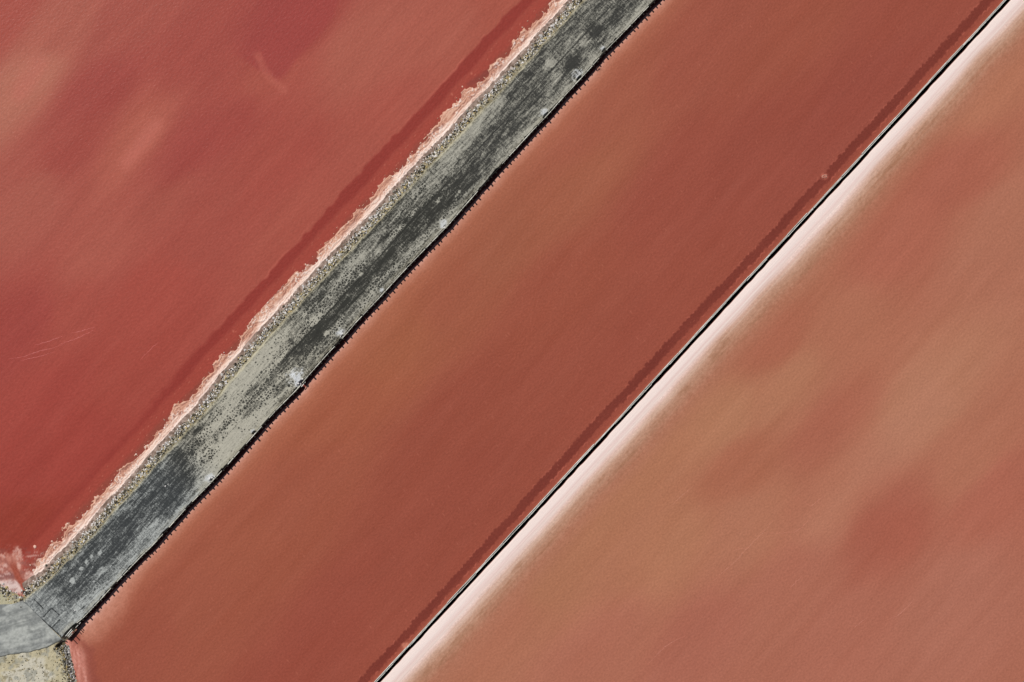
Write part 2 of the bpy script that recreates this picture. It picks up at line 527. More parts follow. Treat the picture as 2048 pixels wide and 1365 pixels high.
# ------------------------------------------------------------------ left pond
def build_left():
    us = axis(-1300, 1300, 3.0)
    vs = np.concatenate([-1300 - np.array([3200, 1800, 800, 320, 120.0]), np.arange(-1300, -480, 6.0), np.arange(-480, -349, 1.4)])
    U, Vv = np.meshgrid(us, vs, indexing='ij')
    X, Y = to_xy(U, Vv)
    c = soften(patches(X, Y, PL) * (0.97, 1.03, 0.985), (161, 78, 68), 0.85)
    c = c + soft_streaks(U, Vv, 3, 7)[..., None] * np.array([1, 1.0, 0.9])
    # the darker tongue by the north edge with its crisp eastern border
    tongue = [(380, -400), (800, -400), (700, -60), (670, 36), (642, 74), (600, 120), (574, 150), (552, 170), (535, 155), (380, 60)]
    d = sdist(X, Y, tongue) + 6 * (fbm(X / 26, Y / 26, 15, 4) - 0.5)
    c = mixc(c, (153, 68, 63), sm(-2, 10, d) * sm(455, 570, X + 0.35 * Y + 40 * (fbm(X / 50, Y / 50, 14) - .5)) * 0.9)
    d = polyd(X, Y, [(515, 112), (528, 140), (546, 162), (568, 180)]) + 5 * (fbm(X / 10, Y / 10, 16) - 0.5)
    c = mixc(c, (180, 98, 84), sm(13, 2, d) * 0.5)
    # two pale smears
    for (ax, ay, bx, by, r, k) in ((255, 325, 312, 250, 26, 0.75), (40, 185, 78, 130, 34, 0.55)):
        c = mixc(c, (184, 104, 90), sm(r, 0, segd(X, Y, ax, ay, bx, by) + 9 * (fbm(X / 22, Y / 22, 18) - 0.5)) * k)
    # dredged ditch along the levee
    e = -450 + 9 * (fbm(U / 120, 0 * U, 21, 4) - 0.5) + 5 * (vn(U / 14, 0 * U, 22) - 0.5)
    e = e + 10 * sm(-300, -750, U)
    soft = 3 + 9 * sm(-250, -700, U)
    fade = 1 - 0.45 * sm(-500, -950, U)
    k = sm(-soft, soft, Vv - e)
    inner = sm(-434, -420, Vv + 8 * (fbm(U / 50, 0 * U, 23) - 0.5))
    c = mixc(c, (140, 56, 49), k * (1 - inner) * 0.9 * fade)
    c = mixc(c, (156, 70, 59), k * inner * 0.9)
    c = mixc(c, (184, 98, 84), sm(3.5, 0, np.abs(Vv - e + 2)) * sm(0.55, 0.8, vn(U / 37, 0 * U, 25)) * 0.5 * sm(-500, -300, U))
    # brown shallows outside the salt
    sh = sm(-412, -398, Vv + 10 * (fbm(U / 26, Vv / 12, 24) - 0.5))
    c = mixc(c, (134, 72, 60), sh * 0.75)
    # brown swirl off the crust
    d = segd(X, Y, 938, 168, 985, 140) + 6 * (fbm(X / 9, Y / 9, 27) - .5)
    c = mixc(c, (122, 62, 56), sm(9, 1, d) * 0.55)
    sp = vn(U / 2.6, Vv / 2.6, 29)
    c = mixc(c, (205, 130, 108), (sp > 0.955) * sm(-440, -415, Vv) * 0.6)
    # --- the mouth of the channel in the corner
    nz = fbm(X / 16, Y / 16, 31, 4) - 0.5
    rx, ry = X - 50.0, Y - 1180.0
    rr = np.hypot(rx, ry); th = np.arctan2(-ry, -rx)                  # 0 due west, pi/2 due north
    jet = fbm(th * 7, rr / 34 + nz, 38, 4) - 0.5
    cone = sm(-0.25, 0.15, th) * sm(1.62, 1.30, th + 0.2 * nz)
    reach = 98 - 24 * np.abs(th - 0.9) + 60 * jet + 30 * nz
    plume = cone * sm(0, 20, reach - rr)
    c = mixc(c, (192, 132, 116), plume * 0.9)
    c = mixc(c, (218, 176, 162), plume * sm(0.0, 0.2, jet + 0.35 * nz) * 0.8)
    c = mixc(c, (150, 88, 78), plume * sm(-0.04, -0.22, jet) * 0.7)
    d = segd(X, Y, -60, 1160, 26, 1152) + nz * 12
    c = mixc(c, (128, 84, 82), sm(9, 2, d) * 0.7)
    d = segd(X, Y, -60, 1182, 26, 1178) + nz * 14
    c = mixc(c, (212, 190, 184), sm(20, 12, d) * 0.95)
    bank = [(210, 1052), (150, 1092), (105, 1130), (74, 1148), (52, 1146), (46, 1152), (66, 1186), (120, 1150), (220, 1060)]
    d = sdist(X, Y, bank) + nz * 14
    c = mixc(c, (198, 152, 140), sm(-4, 3, d) * 0.9)
    d = polyd(X, Y, [(210, 1052), (150, 1092), (112, 1112), (84, 1140), (58, 1158)]) + nz * 5
    c = mixc(c, (236, 208, 196), sm(4, 1, d) * 0.8)
    ch = polyd(X, Y, [(22, 1118), (29, 1138), (38, 1158), (50, 1177), (66, 1196)]) + 2.5 * (fbm(X / 9, Y / 9, 33) - 0.5)
    wd = 7.5
    c = mixc(c, (152, 76, 60), sm(wd, wd - 4, ch) * sm(1112, 1140, Y) * 0.95)
    st = fbm((X * 0.9 - Y * 0.5) / 3.0, (X * 0.5 + Y * 0.9) / 30.0, 35) - 0.5
    c = c + (st * 26 * sm(1095, 1130, Y) * sm(120, 60, X))[..., None]
    cz = sm(1085, 1110, Y) * sm(110, 70, X)
    wisp = fbm(X / 14 + 1.5 * nz, Y / 4 + 2 * nz, 37, 4) - 0.5
    c = mixc(c, (224, 196, 186), sm(0.06, 0.2, wisp) * cz * sm(9, 13, ch) * 0.55)
    c = mixc(c, (140, 92, 86), sm(-0.06, -0.2, wisp) * cz * sm(9, 13, ch) * 0.5)
    z = 0.0 * U
    me = grid_mesh('brine_pond', X, Y, z, c)
    pond = tag(link('brine_pond', me, M['brine_left']), kind='structure')
    make_ridges(pond, [[(18, 719), (48, 714), (78, 703), (104, 697), (130, 688)], [(118, 690), (150, 679), (188, 661)], [(70, 691), (98, 683), (125, 673)], [(140, 668), (165, 662), (190, 655)],
                       [(40, 722), (70, 716), (110, 704)], [(280, 720), (300, 700), (318, 684)]], PL, M['brine_left'], 15.0, 1.2)
    return pond


# ------------------------------------------------------------------ middle pond
def teeth(U, per, amp, s):
    """edge left by an excavator bucket: one random bite after another"""
    q = U / per + 0.6 * (vn(U / 60.0, 0 * U, s + 2) - 0.5)
    i = np.floor(q); f = q - i
    return amp * (_h(i, 0 * i, s) - 0.5) + amp * 0.8 * (np.abs(f - 0.5) * 2) ** 2


def build_mid():
    us = axis(-1300, 1300, 2.0)
    a = np.arange(-262, -215, 1.2); b = np.arange(-215, 214, 5.0); d_ = np.arange(214, 270.1, 1.0)
    U, Vv = np.meshgrid(us, np.concatenate([a, b, d_]), indexing='ij')
    X, Y = to_xy(U, Vv)
    c = soften(patches(X, Y, PMID, 150, 60) * (0.965, 1.0, 0.96), (150, 81, 65), 0.8)
    c = c + soft_streaks(U, Vv, 43, 6)[..., None]
    # pale shallow shelf along the timber wall
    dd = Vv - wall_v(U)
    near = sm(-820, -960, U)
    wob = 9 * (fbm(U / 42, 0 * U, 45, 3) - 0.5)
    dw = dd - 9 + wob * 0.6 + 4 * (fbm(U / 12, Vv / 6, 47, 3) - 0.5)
    wall_shade = sm(0, -4, dw)
    c = mixc(c, (180, 116, 90), sm(60 + 20 * near, 4, dw) * 0.5)
    c = mixc(c, (200, 142, 122), sm(25 + 40 * near, 0, dw) * (0.7 + 0.1 * near))
    c = mixc(c, (218, 168, 154), sm(8 + 8 * near, -3, dw) * 0.7)
    c = mixc(c, (122, 56, 48), wall_shade)  # timber wall's shadow deepened by a dark strip in the brine colour
    mott = fbm(X / 7, Y / 7, 49, 3) - 0.5
    c = c + (mott * 26 * near * sm(95, 20, dd))[..., None]
    # plume below the sluice
    nz = fbm(X / 14, Y / 14, 51, 3) - 0.5
    d = polyd(X, Y, [(140, 1288), (158, 1316), (164, 1350), (176, 1420), (200, 1520)]) + nz * 10
    fl = fbm(X / 4 + 2 * nz, Y / 16, 54, 4) - 0.5
    c = mixc(c, (200, 134, 120), sm(24, 6, d + 18 * fl) * 0.85)
    c = mixc(c, (214, 160, 148), sm(0.05, 0.2, fl) * sm(20, 8, d) * 0.6)
    c = mixc(c, (166, 98, 84), sm(-0.04, -0.2, fl) * sm(24, 10, d) * 0.6)
    d = polyd(X, Y, [(150, 1274), (176, 1300), (184, 1340), (196, 1420)]) + nz * 8
    c = mixc(c, (142, 76, 64), sm(18, 2, d + 14 * fl) * 0.7)
    # dredged ditch beside the plank wall
    low = 5 * (fbm(U / 260, 0 * U, 53, 3) - 0.5)
    sh = 6 * sm(100, -700, U)
    ea = 228 + low + sh + teeth(U, 9.5, 3.4, 55)
    eb = 246 + low + sh * 0.8 + teeth(U, 11.5, 3.0, 56)
    k = sm(-1.6, 1.8, Vv - ea + 2 * (fbm(U / 20, Vv / 6, 62, 3) - 0.5))
    kb = sm(-2.6, 2.6, Vv - eb + 3 * (fbm(U / 20, Vv / 6, 63, 3) - 0.5))
    c = mixc(c, (116, 54, 45), k * (1 - kb) * (0.7 + 0.35 * fbm(U / 90, Vv / 14, 64, 3)))
    c = mixc(c, (143, 73, 59), kb)
    c = mixc(c, (164, 104, 76), sm(4, 0.5, TH_V - 2 - Vv) * kb * 0.3)
    lip = np.maximum(sm(1.6, 0.2, np.abs(Vv - ea + 1)) * (vn(U / 7, 0 * U, 57) > 0.72), sm(1.6, 0.2, np.abs(Vv - eb - 1)) * (vn(U / 8, 0 * U, 58) > 0.7))
    c = mixc(c, (176, 96, 80), lip * 0.6)
    # ring of salt on the ditch edge, little mound by the wall
    d = np.hypot(X - 1649, Y - 353) + 4 * (fbm(X / 5, Y / 5, 59) - 0.5)
    c = mixc(c, (176, 100, 84), sm(10, 5, d) * 0.7)
    d = np.hypot(X - 811, Y - 1292) + 5 * (fbm(X / 5, Y / 5, 60) - 0.5)
    c = mixc(c, (186, 120, 100), sm(11, 4, d) * 0.8)
    sp = vn(U / 3.0, Vv / 3.0, 61)
    c = mixc(c, (186, 112, 92), (sp > 0.985) * 0.35)
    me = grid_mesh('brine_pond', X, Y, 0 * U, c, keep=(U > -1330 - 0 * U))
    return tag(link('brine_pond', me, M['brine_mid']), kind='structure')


# ------------------------------------------------------------------ right pond and the salt bank
BS = [(5, (242, 224, 217)), (21, (243, 225, 218)), (25, (234, 208, 201)), (29, (237, 216, 207)), (34, (226, 198, 188)), (41, (208, 174, 157)), (50, (188, 148, 126)), (62, (175, 128, 104)), (80, (170, 114, 91))]


def bank_col(U, Vv, base):
    d = Vv - TH_V
    wob = 13 * (fbm(U / 300, 0 * U, 81, 3) - 0.5) + 7 * (fbm(U / 70, 0 * U, 82, 3) - 0.5) + 5 * (fbm(U / 120, Vv / 5, 83, 4) - 0.5)
    dq = d + wob * sm(14, 44, d) + 4 * sm(300, -600, U) * -sm(14, 40, d)
    ks = np.array([k for k, _ in BS]); cs = np.array([q for _, q in BS], float)
    c = np.stack([np.interp(dq, ks, cs[:, i]) for i in range(3)], -1)
    st = fbm(U / 420, Vv / 2.2, 85, 3) - 0.5
    c = c + (st * 26 * sm(16, 30, d) * sm(80, 50, d))[..., None] * np.array([0.6, 1, 1.05])
    mott = fbm(U / 4.5, Vv / 4.0, 87, 2) - 0.5
    c = c + (mott * 20 * sm(38, 56, dq) * sm(120, 70, dq))[..., None]
    # ragged brown flecks where the bank goes under
    fl = sm(0.60, 0.75, fbm(U / 40, Vv / 6, 89, 4)) * sm(38, 52, dq) * sm(92, 66, dq)
    c = mixc(c, (150, 106, 80), fl * 0.4)
    c = mixc(c, base, sm(64, 118, dq))
    return mixc(c, (122, 56, 48), sm(9.2, 8.0, d + 1.2 * (vn(U / 16, 0 * U, 90) - 0.5)))  # dark strip at the wall's foot paints its shadow into the colour


def build_right():
    us = axis(-1300, 1300, 3.0)
    a = np.arange(262, 400, 1.5); b = np.arange(400, 1300, 6.0)
    vs = np.concatenate([a, b, 1300 + np.array([120, 320, 800, 1800, 3200.0])])
    U, Vv = np.meshgrid(us, vs, indexing='ij')
    X, Y = to_xy(U, Vv)
    base = soften(patches(X, Y, PR, 120, 66) * (0.985, 1.01, 0.99), (169, 105, 86), 0.75) + soft_streaks(U, Vv, 91, 6)[..., None]
    # the round dark patch
    d = np.hypot((X - 1790) / 92.0, (Y - 1068) / 58.0) + 0.55 * (fbm(X / 60, Y / 60, 93, 3) - 0.5)
    base = mixc(base, (162, 92, 74), sm(1.2, 0.3, d) * 0.5)
    d = segd(X, Y, 1640, 1045, 1860, 800) + 50 * (fbm(X / 90, Y / 90, 94, 3) - 0.5)
    base = mixc(base, (178, 122, 99), sm(80, 0, d) * 0.5)
    c = bank_col(U, Vv, base)
    me = grid_mesh('brine_pond', X, Y, 0 * U, c)
    pond = tag(link('brine_pond', me, M['brine_right']), kind='structure')
    # the salt bank beside the plank wall, set back to bare the painted shadow strip
    vb = np.arange(TH_V + 5.5, TH_V + 50, 0.8)
    U, Vv = np.meshgrid(axis(-1300, 1300, 3.0, (6, 16, 40)), vb, indexing='ij')
    X, Y = to_xy(U, Vv)
    d = Vv - TH_V
    wob = 10 * (fbm(U / 200, 0 * U, 81, 3) - 0.5)
    z = -0.12 + 0.24 * sm(6.5, 9.5, d + 1.2 * (vn(U / 16, 0 * U, 90) - 0.5)) - 0.15 * sm(8, 46, d + wob) + 0.012 * (fbm(U / 200, Vv / 2.5, 96, 3) - 0.5) + 0.008 * (fbm(U / 9, Vv / 5, 97) - 0.5)
    base = soften(patches(X, Y, PR, 120, 66) * (0.985, 1.01, 0.99), (169, 105, 86), 0.75)
    c = bank_col(U, Vv, base)
    me = grid_mesh('salt_bank', X, Y, z, c)
    tag(link('salt_bank', me, M['salt']), kind='structure')
    # thin pressure ridges in the crust under the shallow brine
    ridge_lines = [[(1425, 1165), (1440, 1150), (1470, 1125), (1492, 1100), (1512, 1080), (1530, 1062), (1548, 1040)],
                   [(1528, 1066), (1552, 1068), (1580, 1065), (1588, 1066), (1604, 1056), (1618, 1040), (1624, 1028)],
                   [(1466, 1103), (1480, 1098), (1494, 1096)], [(1590, 992), (1608, 1004), (1622, 1014), (1650, 990)],
                   [(1296, 1330), (1316, 1308), (1330, 1295), (1352, 1280), (1372, 1272)], [(1706, 1258), (1722, 1246), (1736, 1234)],
                   [(1775, 1240), (1796, 1232), (1816, 1214), (1830, 1196)], [(1577, 1180), (1592, 1165), (1606, 1152)], [(1345, 1010), (1366, 990), (1388, 972)]]
    make_ridges(pond, ridge_lines, PR, M['brine_right'], 7.0)
    return pond


def make_ridges(pond, ridge_lines, plist, mat, up, wmul=1.0):
    for q, pts in enumerate(ridge_lines):
        P = []
        for (p0, p1) in zip(pts[:-1], pts[1:]):
            n = max(2, int(math.hypot(p1[0] - p0[0], p1[1] - p0[1]) / 2.5))
            for i in range(n):
                f = i / n
                P.append((p0[0] + (p1[0] - p0[0]) * f + random.uniform(-0.8, 0.8), p0[1] + (p1[1] - p0[1]) * f + random.uniform(-0.8, 0.8)))
        P.append(pts[-1])
        V = []; F = []
        for i, p in enumerate(P):
            p0, p1 = P[max(0, i - 1)], P[min(len(P) - 1, i + 1)]
            tx, ty = p1[0] - p0[0], p1[1] - p0[1]; l = math.hypot(tx, ty) or 1
            nx, ny = -ty / l, tx / l
            ww = wmul * 0.95 * (0.35 + 0.65 * math.sin(math.pi * (i + 0.5) / len(P))) * random.uniform(0.6, 1.1)
            for s, z in ((-1, -0.004), (0, 0.02), (1, -0.004)):
                wx, wy = world(p[0] + nx * s * ww, p[1] + ny * s * ww)
                V.append((wx, wy, z))
        for i in range(len(P) - 1):
            for s in (0, 1):
                F.append((i * 3 + s, i * 3 + 3 + s, i * 3 + 4 + s, i * 3 + 1 + s))
        Va = np.array(V); Xr = Va[:, 0] * PM + 1024; Yr = 682.5 - Va[:, 1] * PM
        col = lin(soften(patches(Xr, Yr, plist, 120, 66), (172, 107, 87) if plist is PR else (164, 75, 68), 0.7) + up * np.array([1, 1.1, 1.1]))
        Fa = np.array(F)
        me = np_mesh('ridge', Va, Fa, col)
        link('ridge', me, mat, pond)


# ------------------------------------------------------------------ levee: road, slope, corner
LANES = [-350, -335, -318, -303, -288, -272, -256]
TAB = [(1300, .4, .45, .35, .4, .3, .45, .6), (700, .4, .45, .35, .4, .3, .45, .6), (560, .4, .35, .42, .3, .25, .4, .6), (450, .35, .3, .45, .4, .3, .4, .6), (350, .38, .3, .3, .3, .45, .45, .6),
       (300, .72, .65, .3, .25, .15, .45, .65), (200, .68, .6, .35, .3, .15, .4, .6), (120, .5, .45, .35, .2, .15, .3, .6), (40, .3, .35, .3, .12, .2, .45, .55),
       (-40, .3, .5, .4, .12, .22, .5, .5), (-80, .35, .75, .45, .12, .2, .5, .5), (-150, .3, .5, .35, .15, .15, .5, .45), (-230, .35, .35, .45, .12, .12, .35, .4),
       (-290, .6, .55, .42, .15, .2, .38, .45), (-340, .88, .78, .5, .15, .4, .42, .3), (-400, .95, .88, .5, .25, .55, .55, .45), (-450, .82, .78, .55, .42, .52, .85, .8),
       (-520, .5, .42, .8, .45, .8, .95, .9), (-560, .4, .4, .5, .5, .5, .85, .9), (-590, .35, .38, .4, .45, .5, .75, .8), (-620, .3, .25, .15, .3, .45, .6, .75),
       (-660, .3, .2, .1, .12, .12, .45, .65), (-690, .32, .18, .1, .15, .1, .15, .55), (-715, .35, .15, .1, .2, .15, .2, .4), (-745, .38, .2, .15, .25, .4, .6, .6), (-850, .35, .25, .2, .15, .25, .5, .6),
       (-950, .35, .2, .3, .15, .35, .55, .65), (-1005, .4, .35, .4, .35, .4, .5, .6), (-1060, .5, .5, .5, .5, .5, .5, .5)]
BLOBS = [  # dark or pale spots on the road: x, y, half length, half width, change of cover
    (1191, 67, 22, 10, -.3), (1141, 130, 18, 11, -.35), (1067, 204, 34, 8, -.3), (1234, 34, 26, 12, -.12), (1171, 84, 20, 9, .3), (1097, 132, 18, 11, .38), (1112, 160, 22, 10, .28),
    (1029, 262, 20, 7, -.25), (1290, 40, 18, 8, .25), (1000, 205, 30, 9, .15), (940, 370, 30, 9, -.2), (1010, 268, 12, 4, .25), (970, 310, 16, 5, .3), (880, 400, 14, 5, .25),
    (654, 667, 9, 5, .75), (758, 500, 10, 6, .4), (635, 645, 6, 3, .35), (724, 550, 5, 4, .4), (1060, 262, 22, 4, .3),
    (148, 1160, 7, 5, .65), (166, 1136, 5, 4, .45), (176, 1122, 5, 3.5, .55), (186, 1112, 5, 3.5, .5), (203, 1104, 6, 4, .55), (120, 1160, 20, 8, -.15), (205, 1140, 16, 7, .3), (215, 1141, 6, 4, .35),
    (160, 1195, 5, 3, -.6), (152, 1224, 5, 3, -.45), (170, 1213, 8, 2.2, -.5), (108, 1200, 14, 10, .25), (350, 1012, 16, 8, .35), (320, 1030, 20, 10, -.1), (402, 830, 12, 7, -.35), (396, 862, 14, 6, -.25),
    (352, 905, 22, 9, -.2), (386, 905, 9, 6, -.3), (530, 850, 14, 4, -.2), (255, 1045, 22, 12, -.12), (860, 300, 20, 12, -.1)]


def build_road():
    us = np.concatenate([np.arange(U_END, 1290, 1.15), 1290 + np.array([60, 160, 400, 900.0, 1900])])
    ts = np.linspace(0, 1, 104)
    U, T = np.meshgrid(us, ts, indexing='ij')
    vl, vr = left_v(us), wall_v(us) - 0.8
    Vv = vl[:, None] * (1 - T) + vr[:, None] * T
    X, Y = to_xy(U, Vv)
    tu = np.array([r[0] for r in TAB], float); tv = np.array([r[1:] for r in TAB], float)
    o = np.argsort(tu); tu, tv = tu[o], tv[o]
    Ud = U + 22 * (fbm(U / 40, Vv / 16, 101, 4) - 0.5); Vd = Vv + 9 * (fbm(U / 50, Vv / 14, 102, 4) - 0.5)
    rows = np.stack([np.interp(Ud, tu, tv[:, j]) for j in range(7)], -1)
    q = np.clip((Vd + 350) / (94 / 6.0), 0, 5.999)
    # lanes are not evenly spaced; map v to lane index
    q = np.interp(Vd, LANES, np.arange(7.0)); q = np.clip(q, 0, 5.999)
    i = q.astype(int); f = q - i
    f = f * f * (3 - 2 * f)
    cov = np.take_along_axis(rows, i[..., None], -1)[..., 0] * (1 - f) + np.take_along_axis(rows, (i + 1)[..., None], -1)[..., 0] * f
    cov = cov + 0.32 * (fbm(U / 70, Vv / 7, 103, 4) - 0.5) + 0.34 * (fbm(U / 16, Vv / 7, 104, 4) - 0.5)
    for (x, y, a, b, k) in BLOBS:
        u0, v0 = to_uv(x, y)
        d = np.hypot((U - u0) / a, (Vv - v0) / b) + 0.8 * (fbm(U / 9, Vv / 6, 105, 3) - 0.5)
        cov = cov + k * sm(1.2, 0.4, d)
    # the crisp edge of the darker resurfaced end
    edge = [(384, 862), (392, 872), (396, 886), (390, 909), (377, 934), (394, 949), (386, 972), (374, 994), (383, 1005)]
    poly = edge + [(340, 1060), (100, 1330), (-60, 1200), (200, 1000), (372, 868)]
    d = sdist(X, Y, poly) + 3 * (fbm(X / 6, Y / 6, 106, 3) - 0.5)
    new = sm(-1.5, 1.5, d) * (Vv < -266 + 3 * (vn(U / 9, 0 * U, 107) - .5)) * (U > -712)
    cov = cov * (1 - new) + np.minimum(cov, 0.3 + 0.25 * sm(-325, -348, Vv) + 0.2 * (fbm(U / 60, Vv / 5, 108) - .5)) * new
    # ruts
    rut = sm(1.8, 0.4, np.abs(Vv + 308 + 3 * (fbm(U / 160, 0 * U, 109) - .5))) * sm(-350, -280, U) * sm(660, 560, U)
    cov = cov - 0.3 * rut
    ed = wall_v(U) - Vv
    le = Vv - left_v(U)
    cov = cov + 0.15 * sm(5, 1, le) + 0.12 * sm(10, 2, ed)
    net = sm(260, 120, U) * sm(-640, -590, U) * sm(6, 16, ed + 10 * (fbm(U / 30, 0 * U, 111) - .4)) * sm(4, 14, le)
    net = net * sm(0.44, 0.56, fbm(U / 45, Vv / 8, 112, 3) + 0.08 * sm(-250, -420, U)) * 0.85
    net = np.maximum(net, 0.55 * sm(-800, -860, U) * sm(0.5, 0.6, fbm(U / 40, Vv / 14, 113, 3)) * sm(12, 22, ed))
    # colours
    cool = sm(-560, -690, U)
    top = sm(80, 260, U)
    dark = mixc(mixc(np.full(U.shape + (3,), 1.0) * (56, 56, 52), (60, 60, 57), top), (62, 65, 66), cool)
    dark = mixc(dark, (104, 108, 108), sm(-965, -1020, U + 14 * (fbm(Vv / 14, U / 14, 124, 3) - .5)))
    pale = mixc(mixc(np.full(U.shape + (3,), 1.0) * (172, 169, 155), (164, 162, 150), sm(-300, -180, U)), (166, 170, 167), cool)
    pale = mixc(pale, (150, 146, 128), sm(14, 4, ed) * 0.4 * sm(0.4, 0.6, vn(U / 30, Vv / 5, 114)))
    pale = mixc(pale, (190, 182, 150), sm(9, 1, le) * 0.5)
    dark = mixc(dark, (70, 62, 46), sm(14, 2, ed) * 0.5)
    z = 0.74 + 0.03 * (fbm(U / 60, Vv / 20, 115) - 0.5) - 0.03 * rut + 0.03 * (fbm(U / 5, Vv / 5, 116, 3) - 0.5) - 0.05 * sm(5, 0, le)
    # washouts
    for (x, y, a, b, dep, fan) in PITS:
        u0, v0 = to_uv(x, y)
        v0 = float(wall_v(u0)) - 2.4 - b * 0.5
        nz = fbm(U / 5, Vv / 5, 117, 3) - 0.5
        d = np.hypot((U - u0) / a, (Vv - v0) / b) + 0.9 * nz
        z = z - dep * sm(1.15, 0.55, d)
        d2 = np.hypot((U - u0 - fan * .1) / fan, (Vv - v0 + fan * 0.55) / (fan * 0.9)) + 1.1 * nz
        k = sm(1.15, 0.35, d2 + 0.9 * (fbm(U / 14, Vv / 6, 123, 3) - 0.5))
        pale = mixc(pale, (206, 210, 213), k * (0.95 if fan > 15 else 0.75))
        cov = cov + k * ((0.5 if fan > 15 else 0.32) + 1.2 * (fbm(U / 2.4, Vv / 2.4, 118, 3) - 0.5))
        net = net * (1 - k)
    # broken edge of the fill
    z = z - 0.5 * (sm(3.5, 1.2, ed + 5 * (fbm(U / 7, Vv / 7, 119, 3) - 0.35)) * (fbm(U / 26, 0 * U, 120) > 0.56))
    # trench patch over the culvert: saw cuts and joints
    cuts = np.full(U.shape, 1e9)
    for seg in (((90, 1233), (106, 1215)), ((106, 1215), (121, 1228)), ((106, 1255), (123, 1238)), ((72, 1198), (90, 1216))):
        cuts = np.minimum(cuts, segd(X, Y, *seg[0], *seg[1]) + 0.8 * (vn(X / 3, Y / 3, 121) - .5))
    cutk = sm(1.5, 0.4, cuts)
    z = z - 0.05 * cutk
    jk = sm(3.0, 0.8, U - U_END + 2 * (vn(Vv / 5, 0 * U, 122) - .5))
    dark = mixc(dark, (44, 46, 48), np.maximum(cutk, jk)); cov = cov * (1 - 0.8 * np.maximum(cutk, jk))
    z = z - 0.03 * jk
    # skirts
    for k_, dz in ((0, -0.6), (-1, -0.9)):
        z[:, k_] += dz
    me = grid_mesh('road', X, Y, z, dark, {'Cover': np.clip(cov, -0.3, 1.3), 'Net': net})
    a = me.attributes.new('Pale', 'FLOAT_COLOR', 'POINT')
    c4 = np.ones((U.size, 4), np.float32); c4[:, :3] = lin(pale.reshape(-1, 3))
    a.data.foreach_set('color', c4.ravel())
    tag(link('road', me, M['road']), kind='structure')


def build_slope():
    """stony outer slope of the levee, from the road edge down under the brine"""
    us = np.concatenate([np.arange(-1040, 1290, 2.0), 1290 + np.array([60, 160, 400, 900.0, 1900])])
    ts = np.linspace(0, 1, 26)
    U, T = np.meshgrid(us, ts, indexing='ij')
    vl = left_v(us)[:, None] + 1.5
    Vv = vl - T * 36
    X, Y = to_xy(U, Vv)
    z = 0.70 - 0.84 * T ** 0.9 + 0.05 * (fbm(U / 8, Vv / 8, 131, 3) - 0.5)
    z = z - 0.9 * sm(-1020, -1040, U + 4 * (fbm(Vv / 8, 0 * U, 132) - 0.5)) * sm(0.05, 0.3, T)
    c = mixc(np.full(U.shape + (3,), 1.0) * (150, 143, 120), (140, 122, 112), sm(0.2, 0.6, T))
    c = c + (110 * (fbm(U / 4, Vv / 4, 133, 3) - 0.55))[..., None]
    # the light soil ledge between stones and road
    me = grid_mesh('embankment', X, Y, z, c)
    tag(link('embankment', me, M['soil']), kind='structure')


EMB = [(-1400, 1560), (-400, 1262), (-120, 1186), (-40, 1172), (-5, 1168), (14, 1176), (30, 1187), (44, 1193), (55, 1200), (80, 1184), (175, 1232), (132, 1284), (138, 1302), (141, 1320), (147, 1342),
       (152, 1366), (175, 1450), (230, 1700), (330, 2300), (500, 3000), (-1400, 3000)]
BR_UP = [(-1400, 1600), (-400, 1296), (-120, 1226), (-40, 1210), (0, 1207), (27, 1206), (50, 1200)]
BR_LO = [(-1400, 1760), (-400, 1430), (0, 1314), (22, 1309), (67, 1302.6), (99, 1293), (121, 1282), (127, 1277)]
ROADP = BR_UP + BR_LO[::-1]


